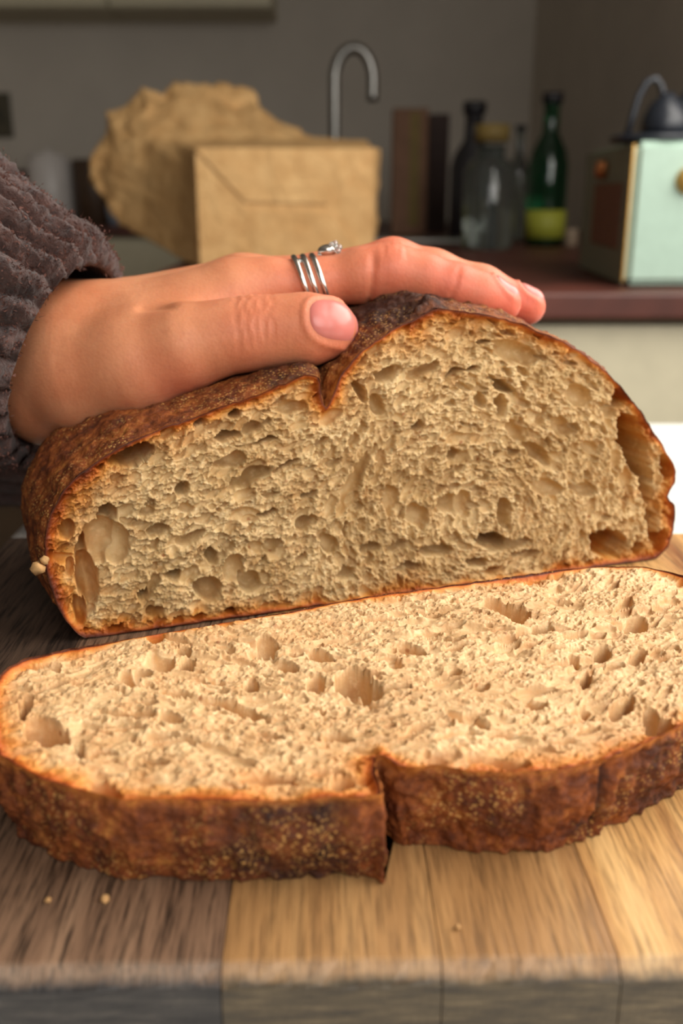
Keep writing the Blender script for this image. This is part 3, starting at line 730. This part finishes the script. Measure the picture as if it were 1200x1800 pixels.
def grooves(p0, p1, lines, nrm, amp, width):
    """creases across a finger: lines = fractions along p0..p1"""
    global disp
    axv = p1-p0; L = np.linalg.norm(axv); axv = axv/L; d = hv-p0; t = d@axv
    near = np.linalg.norm(d-np.outer(t, axv), axis=1) < .016
    side = sstep(.1, .7, hn@(np.array(nrm)/np.linalg.norm(nrm)))
    wob = .0006*vnoise([hv[:, 0]*300, hv[:, 1]*300, hv[:, 2]*300], 7)
    for k, f in enumerate(lines):
        bend = wob*(1+.4*k)
        disp -= np.where(near, amp*np.exp(-((t-f*L+bend)/width)**2)*side*(t > -.01)*(t < L+.01), 0)
grooves(thb[3][0], thb[5][0], (.22, .36, .50, .62, .74), -FW*.8+UPV*.6, .00040, .00055)
grooves(idx[3][0], idx[5][0], (.30, .42, .54, .66), UPV-FW*.3, .0003, .0006)
grooves(idx[3][0], idx[5][0], (.12, ), -FW-UPV*.8, .0009, .0010)
grooves(idx[5][0], idx[7][0], (.50, ), -FW-UPV*.6, .0005, .0009)
# crease in the web between thumb and forefinger
w0, w1 = at(245, 552, .335), at(335, 556, .335)
d = hv-w0; axv = (w1-w0); t = np.clip(d@axv/axv.dot(axv), 0, 1); q = np.linalg.norm((d-t[:, None]*axv)@np.stack([RT, UPV], 1), axis=1)
disp -= .0011*np.exp(-(q/.0018)**2)*sstep(0, .2, t)*sstep(1, .7, t)*((hv-EYE)@FW < .36)
flush = np.zeros(len(hv))
for p, r_, a_ in ((thb[4][0], .016, .55), (thb[-1][0], .016, .7), (idx[4][0], .018, .8), (idx[-1][0], .022, 1.0), (mid[-1][0], .022, 1.0), (idx[2][0], .02, .6), (idx[6][0], .02, .9), (mid[2][0], .02, .8), (at(330, 690, .325), .014, .5)):
    flush = np.maximum(flush, a_*np.exp(-(np.linalg.norm(hv-p, axis=1)/r_)**2))
hv2 = hv+hn*disp[:, None]
link('crust', loaf_crust(), M_crust, loaf)
person = empty('person', tuple(at(60, 660, .36)), 'left hand and brown knit sleeve of a person pressing on the loaf', 'person')
link('hand', np_mesh('hand', hv2, hq, {'flush': flush}), M_skin, person)
for nl in nails: link('fingernail', nl.mesh('fingernail'), M_nail, person)

# ---- sleeve
def knit_tube(axis_pts, radii, n, m, ribs, rib_h, seed, slant=0, lining=True, squash=1.0):
    """ribbed woollen tube along a smooth axis, hem turned in at its far end"""
    ap = np.array(axis_pts); k = np.linspace(0, 1, len(ap)); S = np.r_[np.linspace(0, 1, m)]
    def cr(t):                                                       # smooth axis
        c = [np.interp(t, k, ap[:, i]) for i in range(3)]; return np.stack(c, -1)
    ax = np.stack([np.mean([cr(np.clip(S+o, 0, 1))[:, i] for o in np.linspace(-.12, .12, 9)], 0) for i in range(3)], -1)
    ax = ax+np.outer(1-S, ap[0]-ax[0])+np.outer(S, ap[-1]-ax[-1])
    T = np.gradient(ax, axis=0); T /= np.linalg.norm(T, axis=1)[:, None]
    ph = np.linspace(0, 2*pi, n, endpoint=False); V = []
    def ringat(i, r, cpos):
        cpos = cpos-np.outer(slant*sstep(.72, 1, S[i])*np.maximum(np.sin(ph+.25), -.2), T[i])
        x = np.cross(T[i], FW); x /= np.linalg.norm(x); y = np.cross(T[i], x)
        return cpos+r[:, None]*(np.cos(ph)[:, None]*x+np.sin(ph)[:, None]*y*squash)
    for i, s in enumerate(S):
        R = np.interp(s, np.linspace(0, 1, len(radii)), radii)
        rb = rib_h*(np.abs(np.cos(ph*ribs/2+.9*vnoise([np.full(n, s*5.), np.cos(ph)*2, np.sin(ph)*2], seed)))**.8-.5)
        q = [np.cos(ph)*3, np.sin(ph)*3, np.full(n, s*6.)]
        V.append(ringat(i, R+rb+R*.06*fbm(q, 2, seed+2)+.0011*fbm([v*8 for v in q], 3, seed+4, .6)-.004*sstep(.95, 1, s), ax[i]))
    if lining:
        for q in range(1, 18):
            i = m-1-q*2; R = np.interp(S[i], np.linspace(0, 1, len(radii)), radii)
            V.append(ringat(i, np.full(n, R-.0065), ax[i]))
    V = np.array(V); mm = len(V)
    i, j = np.meshgrid(np.arange(mm-1), np.arange(n), indexing='ij'); jj = (j+1) % n
    return V, np.stack([i*n+j, i*n+jj, (i+1)*n+jj, (i+1)*n+j], -1).reshape(-1, 4), m
shoulder = np.array([-.46, .33, .27])
SV, SQ, sm_ = knit_tube([shoulder, at(-360, 300, .325), at(-90, 500, .332), at(126, 640, .352)], [.060, .048, .043, .0415], 340, 190, 26, .0056, 3, slant=.019)
slv = link('sleeve', np_mesh('sleeve', SV.reshape(-1, 3), SQ), M_knit, person)
TV, TQ, tm = knit_tube([(-.64, .46, -.5), (-.64, .46, -.1), (-.64, .46, .1), (-.64, .46, .29), (-.66, .47, .38)], [.19, .20, .205, .17, .09], 200, 60, 60, .005, 8, lining=False, squash=.8)
link('sweater', np_mesh('sweater', TV.reshape(-1, 3), TQ), M_knit, person)
az = TABLE_Z+.049
AV, AQ, am = knit_tube([(-.58, .60, .28), (-.46, .57, az+.05), (-.26, .53, az), (-.05, .50, az-.004)], [.06, .052, .046, .042], 260, 110, 27, .0046, 12)
link('sleeve', np_mesh('sleeve', AV.reshape(-1, 3), AQ), M_knit, person)
rng = np.random.RandomState(3)
cnt = 30000
ii = rng.randint(60, sm_+3, cnt); jj = rng.randint(0, SV.shape[1], cnt)
p = SV[ii, jj]+rng.randn(cnt, 3)*.0006; cax = SV[ii].mean(1); nr = p-cax; nr /= np.linalg.norm(nr, axis=1)[:, None]
dr = nr*.8+rng.randn(cnt, 3)*.8; dr /= np.linalg.norm(dr, axis=1)[:, None]; ln = rng.uniform(.0006, .0018, cnt)[:, None]
sd_ = np.cross(dr, rng.randn(cnt, 3)); sd_ /= np.linalg.norm(sd_, axis=1)[:, None]
mid_ = p+dr*ln*.6+nr*ln*.1; tip = p+dr*ln+rng.randn(cnt, 3)*ln*.35
FV = np.stack([p-sd_*.00009, p+sd_*.00009, mid_+sd_*.00007, tip], 1).reshape(-1, 3)
tag(link('wool_fuzz', np_mesh('wool_fuzz', FV, np.arange(cnt*4).reshape(-1, 4)), M_fuzz, slv), kind='stuff')

# ---- ring: one wire wound three times round the forefinger, set ends
ring = empty('finger_ring', tuple(idx[2][0]), 'silver three-coil ring with crystal ends worn on the forefinger', 'ring')
ra, rb = at(528, 500, .350), at(588, 494, .350); rax = (rb-ra)/np.linalg.norm(rb-ra)
rup = UPV-rax*UPV.dot(rax); rup /= np.linalg.norm(rup); rsd = np.cross(rax, rup)      # rsd points away from the lens or towards it
if rsd.dot(FW) > 0: rsd = -rsd
th = np.linspace(.5*pi+.5, .5*pi-2*pi*3-.3, 190)
cen = at(552, 498, .350); pitch = .0031
pts = []
for k, t_ in enumerate(th):
    s = (t_-th[0])/(th[-1]-th[0])
    off = (s-.5)*pitch*3.3+.0018*np.sin(t_)*-1
    pts.append(cen+rax*off+.0096*(rup*np.sin(t_)*1.02+rsd*np.cos(t_)))
link('band', tube('band', pts, .00105, 12), M_silver, ring)
def gem(p, r, parent):
    bm = bmesh.new(); bmesh.ops.create_icosphere(bm, subdivisions=2, radius=r)
    for v in bm.verts: v.co = v.co+Vector(p)
    return link('crystal', bm_mesh('crystal', bm), M_crystal, parent)
e0 = at(579, 440, .348)
bm = bmesh.new(); bmesh.ops.create_uvsphere(bm, u_segments=20, v_segments=12, radius=1)
for v in bm.verts:
    q = Vector(rax)*v.co.x*.0036+Vector(rup)*v.co.y*.0022+Vector(rsd)*v.co.z*.0024
    v.co = q+Vector(e0-rax*.0008)
st = link('setting', bm_mesh('setting', bm, True), M_silver, ring)
for dx, du in ((.0022, .0008), (.0036, .0004), (.0030, -.0008), (.0010, .0016), (.0022, .0019)):
    gem(e0+rax*dx+rup*du+rsd*.0012, .0011, st)
e1 = at(528, 462, .345)
bm = bmesh.new(); bmesh.ops.create_uvsphere(bm, u_segments=16, v_segments=10, radius=1)
for v in bm.verts: v.co = Vector(rax)*v.co.x*.0026+Vector(rup)*v.co.y*.0016+Vector(rsd)*v.co.z*.0018+Vector(e1)
st2 = link('setting', bm_mesh('setting', bm, True), M_silver, ring)
gem(e1+rsd*.0014, .0009, st2)

# ------------------------------------------------------------------ paper bag lying on its side on the worktop
def bag():
    e = empty('paper_bag', tuple(on_z(500, 468, COUNTER_Z)), 'crumpled brown paper bag lying on its side on the worktop behind the hand', 'bag')
    zc = COUNTER_Z+.001
    BL = on_z(352, 470, zc); BR = on_z(655, 468, zc)
    f = (BR-BL)/np.linalg.norm(BR-BL); bk = np.array([-f[1], f[0], 0]); W = np.linalg.norm(BR-BL); Hh = height_at(355, 260, BL)
    n, m = 260, 44
    def ring(px, dd):
        P3 = np.array([at(x, y, d+dd) for x, y, d in px]); Q3 = np.vstack([P3, P3[:1]])
        sg = np.r_[0, np.cumsum(np.linalg.norm(np.diff(Q3, axis=0), axis=1))]; t = np.linspace(0, sg[-1], n, endpoint=False)
        return np.stack([np.interp(t, sg, Q3[:, k]) for k in range(3)], 1)
    d0 = (BL-EYE).dot(FW); up = np.array([0, 0, Hh]); c4 = [BL, BR, BR+up, BL+up]
    Q3 = np.array(c4+[BL]); lens = np.r_[0, np.cumsum(np.linalg.norm(np.diff(Q3, axis=0), axis=1))]; t = np.linspace(0, lens[-1], n, endpoint=False)
    R0 = np.stack([np.interp(t, lens, Q3[:, k]) for k in range(3)], 1)
    R1 = ring([(305, 449, d0), (660, 449, d0), (668, 262, d0), (330, 258, d0)], .13)
    R2 = ring([(248, 410, d0), (640, 430, d0), (640, 247, d0), (268, 252, d0)], .25)
    R3 = ring([(215, 385, d0), (330, 405, d0), (560, 405, d0), (560, 250, d0), (470, 232, d0), (350, 190, d0), (250, 215, d0), (205, 280, d0)], .31)
    R4 = ring([(182, 345, d0), (300, 400, d0), (470, 400, d0), (500, 260, d0), (462, 205, d0), (420, 158, d0), (270, 160, d0), (198, 205, d0), (176, 285, d0)], .36)
    R5 = ring([(205, 335, d0), (300, 380, d0), (450, 385, d0), (470, 260, d0), (440, 215, d0), (400, 180, d0), (280, 182, d0), (215, 220, d0), (198, 285, d0)], .42)
    Rs = [R0, R1, R2, R3, R4, R5]; V = np.zeros((m, n, 3))
    for k in range(m):
        s = k/(m-1)*5; a = min(int(s), 4); f_ = s-a; base = Rs[a]*(1-f_)+Rs[a+1]*f_
        cc = base.mean(0); rad = base-cc; rad -= np.outer(rad@bk, bk)*.3; rad /= np.linalg.norm(rad, axis=1)[:, None]+1e-9
        q = [base[:, 0]*20, base[:, 1]*20, base[:, 2]*20]; fl = sstep(1.4, 3.6, s)
        pl = np.arange(n)/n*2*pi; pq = [np.cos(pl)*4.2+s*.5, np.sin(pl)*4.2, np.full(n, s*1.1)]
        ridged = .9*(1-np.abs(vnoise(pq, 81))*2)+.45*(1-2*np.abs(vnoise([v*2.1 for v in pq], 83)))+.25*vnoise(q, 85)
        V[k] = base+rad*((.003*min(s, 1)+.017*fl)*ridged)[:, None]+np.outer(.02*fl*vnoise([v*1.3 for v in q], 87), bk)
    V[:, :, 2] = np.maximum(V[:, :, 2], COUNTER_Z+.0006)
    i, j = np.meshgrid(np.arange(m-1), np.arange(n), indexing='ij'); jj = (j+1) % n
    Q = np.stack([i*n+j, i*n+jj, (i+1)*n+jj, (i+1)*n+j], -1).reshape(-1, 4)
    link('bag_sides', np_mesh('bag_sides', V.reshape(-1, 3), Q), M_paper, e)
    # folded bottom facing the room: base sheet with two triangle tucks and a flap over them
    def sheet(name, poly, off, thick=.0012):
        bm = bmesh.new(); vs = []
        for (a, b) in poly: vs.append(bm.verts.new(Vector(BL+f*W*a+np.array([0, 0, 1.0])*Hh*b-bk*off)))
        fc = bm.faces.new(vs); r = bmesh.ops.extrude_face_region(bm, geom=[fc])
        for v in r['geom']:
            if isinstance(v, bmesh.types.BMVert): v.co -= Vector(bk)*thick
        return link(name, bm_mesh(name, bm), M_paper, e)
    sheet('bottom_sheet', [(0, 0), (1, 0), (1, 1), (0, 1)], 0)
    sheet('folded_flap', [(.0, 1), (.27, .56), (.74, .54), (1.0, 1)], .0016, .004)
    sheet('folded_flap', [(.0, .0), (.26, .50), (.75, .48), (1.0, .0)], .0016, .0025)
bag()

# ------------------------------------------------------------------ tap
def tap():
    b = on_z(588, 438, COUNTER_Z); d = b.dot(FW)-EYE.dot(FW)
    e = empty('kitchen_tap', tuple(b), 'curved steel gooseneck tap standing behind the paper bag', 'tap')
    h1 = .30; R = .036; pts = [b+np.array([0, 0, .0])]
    k = 1.92/1700
    s = (b-EYE).dot(FW)/1700
    top = height_at(588, 140, b)
    pts = [b+np.array([0, 0, z]) for z in np.linspace(.0, top, 12)]
    Rr = 32*s
    for t_ in np.linspace(pi, 0, 22)[1:]: pts.append(b+np.array([Rr+Rr*cos(t_), 0, top+Rr*1.5*sin(t_)]))
    for z in np.linspace(0, .045, 5)[1:]: pts.append(b+np.array([2*Rr, 0, top-z]))
    link('spout', tube('spout', pts, .0125, 18), M_steel_dark, e)
    link('tap_base', lathe('tap_base', [(.0, .0), (.028, .0), (.028, .01), (.02, .016), (.02, .07), (.0, .07)], 28, b), M_steel, e)
    link('lever', tube('lever', [b+np.array([.018, 0, .05]), b+np.array([.06, -.01, .07])], .006, 12), M_steel, e)
tap()

# ------------------------------------------------------------------ mint radio and the dark pot on it
M_mint = plain('mint leathercloth', (172, 198, 182), .45, var=.03, scale=60)
M_grille = plain('brown speaker cloth', (120, 82, 64), .8, var=.15, scale=120)
M_brass = plain('brass', (226, 176, 96), .3, .8, .04)
M_fascia = plain('grey green fascia', (118, 126, 112), .6, var=.05)
M_black = plain('black enamel', (36, 40, 48), .35, var=.1)
M_copper = plain('copper knob', (190, 120, 70), .35, .7, .05)
def radio():
    p0 = on_z(1097, 506, COUNTER_Z); p1 = on_z(1018, 472, COUNTER_Z)
    ln = np.linalg.norm((p1-p0)[:2]); yaw = atan2(p1[1]-p0[1], p1[0]-p0[0])-pi/2     # body's long side runs away from the lens
    s = (p0-EYE).dot(FW)/1700; Hh = height_at(1125, 247, p0); Wd = .15
    e = empty('radio', tuple(p0), 'mint green radio with brass stud standing on the right end of worktop', 'radio', rz=yaw*0)
    lx = (p1-p0)/np.linalg.norm(p1-p0); lx[2] = 0; wx = np.array([lx[1], -lx[0], 0])
    wx = np.array([cos(radians(3)), sin(radians(3)), 0])
    def prism(name, c0, a, b, h, mat, parent, bev=.006):
        bm = bmesh.new(); vs = [Vector(c0), Vector(c0+a), Vector(c0+a+b), Vector(c0+b)]
        f0 = [bm.verts.new(v) for v in vs]; f1 = [bm.verts.new(v+Vector((0, 0, h))) for v in vs]
        bm.faces.new(f0[::-1]); bm.faces.new(f1)
        for i in range(4): bm.faces.new([f0[i], f0[(i+1) % 4], f1[(i+1) % 4], f1[i]])
        if bev: bmesh.ops.bevel(bm, geom=bm.edges[:], offset=bev, segments=3, affect='EDGES')
        return link(name, bm_mesh(name, bm), mat, parent)
    feet = .004; c = p0+np.array([0, 0, feet])
    prism('body', c, wx*Wd, lx*ln, Hh-feet, M_mint, e, .008)
    for a in (.02, Wd-.02):
        for b in (.03, ln-.03): link('foot', lathe('foot', [(0, 0), (.008, 0), (.008, .006), (0, .006)], 14, p0+wx*a+lx*b), M_black, e)
    no = np.array([lx[1], -lx[0], 0]); no = no if no[0] < 0 else -no                  # outward from the fascia
    prism('fascia', c+lx*.012+no*.003, -no*.004, lx*(ln-.02), Hh-feet-.004, M_fascia, e, .001)
    g = prism('speaker_grille', c+lx*.05+no*.006+np.array([0, 0, .045]), -no*.004, lx*(ln*.55), Hh*.47, M_grille, e, .001)
    prism('brass_edging', c+lx*.004+no*.0035+np.array([0, 0, .004]), -no*.003, lx*.006, Hh-feet-.008, M_brass, e, .0005)
    k = p0+lx*(ln*.5)+no*.006+np.array([0, 0, Hh*.83])
    link('knob', tube('knob', [k-no*.004, k+no*.012], [.014, .012], 20), M_copper, e)
    k = p0+wx*(.074)+np.array([0, -.001, Hh*.74]); fr = np.array([wx[1], -wx[0], 0])
    link('handle_stud', tube('handle_stud', [k-fr*.004, k+fr*.006, k+fr*.012], [.018, .017, .012], 28), M_brass, e)
    # dark pot on top
    q = p0+lx*.065+np.array([0, 0, Hh]); q[0] = (1150-600)/1700*((q-EYE).dot(FW))
    t = empty('dark_pot', tuple(q), 'dark pot with upright loop handle standing on the mint radio', 'pot')
    link('tray', lathe('tray', [(0, .0), (.058, .0), (.062, .006), (.058, .010), (.0, .010)], 36, q), M_black, t)
    link('vessel', lathe('vessel', [(0, .010), (.030, .010), (.033, .02), (.030, .035), (.022, .05), (.013, .058), (.009, .064), (0, .066)], 36, q+wx*.012), M_black, t)
    hp = [q+wx*(-.03+.018*0)+np.array([0, 0, .008])]
    arc = [(-.048, .008), (-.042, .035), (-.036, .06), (-.026, .078), (-.014, .082), (-.006, .072), (-.002, .058), (.002, .046)]
    link('loop_handle', tube('loop_handle', [q+wx*(a+.008)+np.array([0, 0, b]) for a, b in arc], .0045, 12), M_black, t)
    arc = [(.03, .05), (.04, .065), (.055, .072), (.068, .066), (.072, .05), (.066, .03), (.05, .022)]
    link('side_handle', tube('side_handle', [q+wx*a+np.array([0, 0, b]) for a, b in arc], .0055, 12), M_black, t)
radio()

# ------------------------------------------------------------------ bottles and boxes on the worktop
def glass(name, c, rough=.05):
    t = NT(name); return t.set(color=lin(c), rough=rough, trans=.9, ior=1.45)
M_green = glass('dark green glass', (30, 96, 60)); M_clear = glass('clear glass', (150, 158, 152))
M_label = plain('lime label', (158, 160, 52), .6, var=.05)
M_card = plain('brown card', (126, 92, 70), .8, var=.08)
M_yellow = plain('mustard stripe', (116, 96, 46), .7, var=.08)
M_dark = plain('near black plastic', (34, 32, 36), .4, var=.1)
def S(b): return (b-EYE).dot(FW)/1700
def bottle(px, py, halfw, top, mat, lab, name, prof, label=None, capm=None, cat='bottle'):
    b = on_z(px, py, COUNTER_Z); s = S(b); Hh = height_at(px, top, b); R = halfw*s
    e = empty(name, tuple(b), lab, cat)
    link('glass_body' if mat in (M_green, M_clear) else 'body', lathe('body', [(r*R, z*Hh) for r, z in prof], 36, b), mat, e)
    if label is not None:
        z0, z1, m = label
        link('label', lathe('label', [(R*1.01, z0*Hh), (R*1.025, z0*Hh), (R*1.025, z1*Hh), (R*1.01, z1*Hh)], 36, b), m, e)
    if capm is not None:
        r = prof[-2][0]*R*1.25
        link('cap', lathe('cap', [(0, Hh*1.004), (r, Hh*1.004), (r, Hh*1.004+r*.9), (0, Hh*1.004+r*.9)], 24, b), capm, e)
    return e
PB = [(0, 0), (.9, 0), (1, .03), (1, .58), (.85, .68), (.42, .80), (.38, .97), (.42, .98), (.42, 1.0), (0, 1.0)]
PJ = [(0, 0), (.92, 0), (1, .04), (1, .74), (.8, .82), (.55, .86), (.55, .97), (.0, .97)]
PC = [(0, 0), (.95, 0), (1, .02), (1, .96), (.95, 1), (0, 1)]
bottle(955, 432, 34, 182, M_green, 'dark green glass bottle with a lime label near the corner', 'glass_bottle', PB, (.06, .26, M_label), M_dark)
bottle(855, 438, 44, 250, M_clear, 'clear glass jar standing left of the green bottle', 'glass_jar', PJ, None, M_yellow, 'jar')
bottle(825, 420, 38, 200, M_dark, 'near black bottle with sloped shoulders behind the clear jar', 'dark_bottle', PB, None, M_dark)
bottle(905, 420, 18, 230, M_clear, 'thin clear bottle between the clear jar and green bottle', 'glass_bottle', PB, None, M_dark)
bottle(1002, 432, 12, 402, plain('beige stoneware', (150, 130, 108), .6), 'tiny beige pot beside the green bottle and radio', 'small_pot', PC, None, None, 'pot')
def carton(x0, x1, base, top, mat, lab, name, stripe=None):
    a = on_z(x0, base, COUNTER_Z); b = on_z(x1, base, COUNTER_Z); s = S(a); Hh = height_at(x0, top, a); W = b[0]-a[0]
    e = empty(name, ((a[0]+b[0])/2, a[1], COUNTER_Z), lab, 'box')
    link('body', bm_mesh('body', box_bm((W, .09, Hh), ((a[0]+b[0])/2, a[1]+.045, COUNTER_Z+Hh/2), .003)), mat, e)
    if stripe: link('stripe', bm_mesh('stripe', box_bm((W*stripe[1], .002, Hh*.9), (a[0]+W*stripe[0], a[1]-.001, COUNTER_Z+Hh*.52))), M_yellow, e)
carton(688, 748, 412, 190, M_card, 'tall brown box with a mustard stripe right of the tap', 'tall_box', (.62, .3))
carton(750, 784, 408, 200, plain('dark brown card', (62, 46, 42), .8), 'narrow dark brown box beside the striped box', 'tall_box')
b = on_z(730, 425, COUNTER_Z)
tag(link('draining_tray', bm_mesh('draining_tray', box_bm((.26, .16, .012), (b[0], b[1]-.02, COUNTER_Z+.006), .004)), M_steel), 'flat steel draining tray on the worktop before the striped box', 'tray')

# far left worktop
def far(px, py): return on_z(px, py, COUNTER_Z)
M_ceramic = plain('white ceramic', (222, 216, 212), .35, var=.03); M_maroon = plain('maroon', (84, 22, 34), .5, var=.1)
b = np.array([-1.224, 4.3, COUNTER_Z])
c = empty('canister', tuple(b), 'white ceramic canister on the back worktop, left of the bag', 'canister')
link('body', lathe('body', [(0, 0), (.085, 0), (.09, .01), (.09, .25), (.083, .262), (0, .262)], 36, b), M_ceramic, c)
link('lid', lathe('lid', [(0, .262), (.08, .262), (.08, .278), (.02, .285), (.018, .30), (0, .302)], 36, b), M_ceramic, c)
b = np.array([-1.043, 4.3, COUNTER_Z])
tag(link('storage_jar', lathe('storage_jar', PC and [(r*.085, z*.26) for r, z in PC], 32, b), plain('brown glaze', (74, 54, 38), .4)), 'brown storage jar between the white canister and the bag', 'jar')
b = np.array([-1.352, 4.12, COUNTER_Z])
tag(link('bowl', lathe('bowl', [(0, 0), (.06, 0), (.10, .07), (.105, .085), (.096, .085), (.055, .012), (0, .012)], 40, b), M_ceramic), 'white bowl on the back worktop at the left edge', 'bowl')
b = np.array([-1.458, 4.5, COUNTER_Z])
tin = empty('tin', tuple(b), 'dark maroon tin behind the white bowl', 'tin')
link('body', lathe('body', [(r*.11, z*.20) for r, z in PC], 36, b), M_maroon, tin)
link('lid', lathe('lid', [(0, .2), (.112, .2), (.112, .222), (0, .225)], 36, b), M_maroon, tin)
b = np.array([-.936, 4.2, COUNTER_Z])
tag(link('cup', lathe('cup', [(0, 0), (.03, 0), (.038, .08), (.034, .08), (.027, .006), (0, .006)], 28, b), plain('pale blue glaze', (150, 160, 176), .4)), 'small pale blue cup left of the bag', 'cup')
# panel on the wall
pz = CAMH+4.74*tan(radians(.0))
w = at(2, 203, 4.9); r = ray(2, 203); w = EYE+r*(BACK_Y/r[1])
sk = empty('wall_socket', (w[0], BACK_Y, w[2]), 'small olive grey square plate on the back wall, left edge', 'socket')
link('plate', bm_mesh('plate', box_bm((.11, .014, .19), (w[0]-.005, BACK_Y-.007, w[2]), .004)), plain('olive plate', (86, 80, 62), .5), sk)
link('switch', bm_mesh('switch', box_bm((.03, .012, .05), (w[0]-.005, BACK_Y-.018, w[2]), .003)), plain('olive switch', (70, 66, 52), .5), sk)

# ------------------------------------------------------------------ loose crumbs on the board
rng = np.random.RandomState(9)
M_bit = plain('bread bit', (196, 150, 96), .8, var=.2, scale=400)
for k, (x, y, r, lab) in enumerate([(184, 1580, .0009, 'orange crust crumb on the dark plank before the slice'), (84, 1582, .0006, 'tiny pale crumb at the far left on the dark plank'),
                                    (66, 998, .0021, 'pale crumb stuck beside the left end of the loaf'), (78, 985, .0014, 'pale crumb above the other one at the loaf\'s left end'),
                                    (804, 1630, .0006, 'dark speck of crust on the honey plank')]):
    c = on_z(x, y, .0005) if y > 1200 else on_plane(x, y, A0-BACK*.002, NF)
    bm = bmesh.new(); bmesh.ops.create_icosphere(bm, subdivisions=2, radius=r)
    for v in bm.verts: v.co = v.co*(1+.35*rng.randn()*.5)+Vector(c)
    tag(link('bread_crumb', bm_mesh('bread_crumb', bm, True), M_bit), lab, 'crumb')
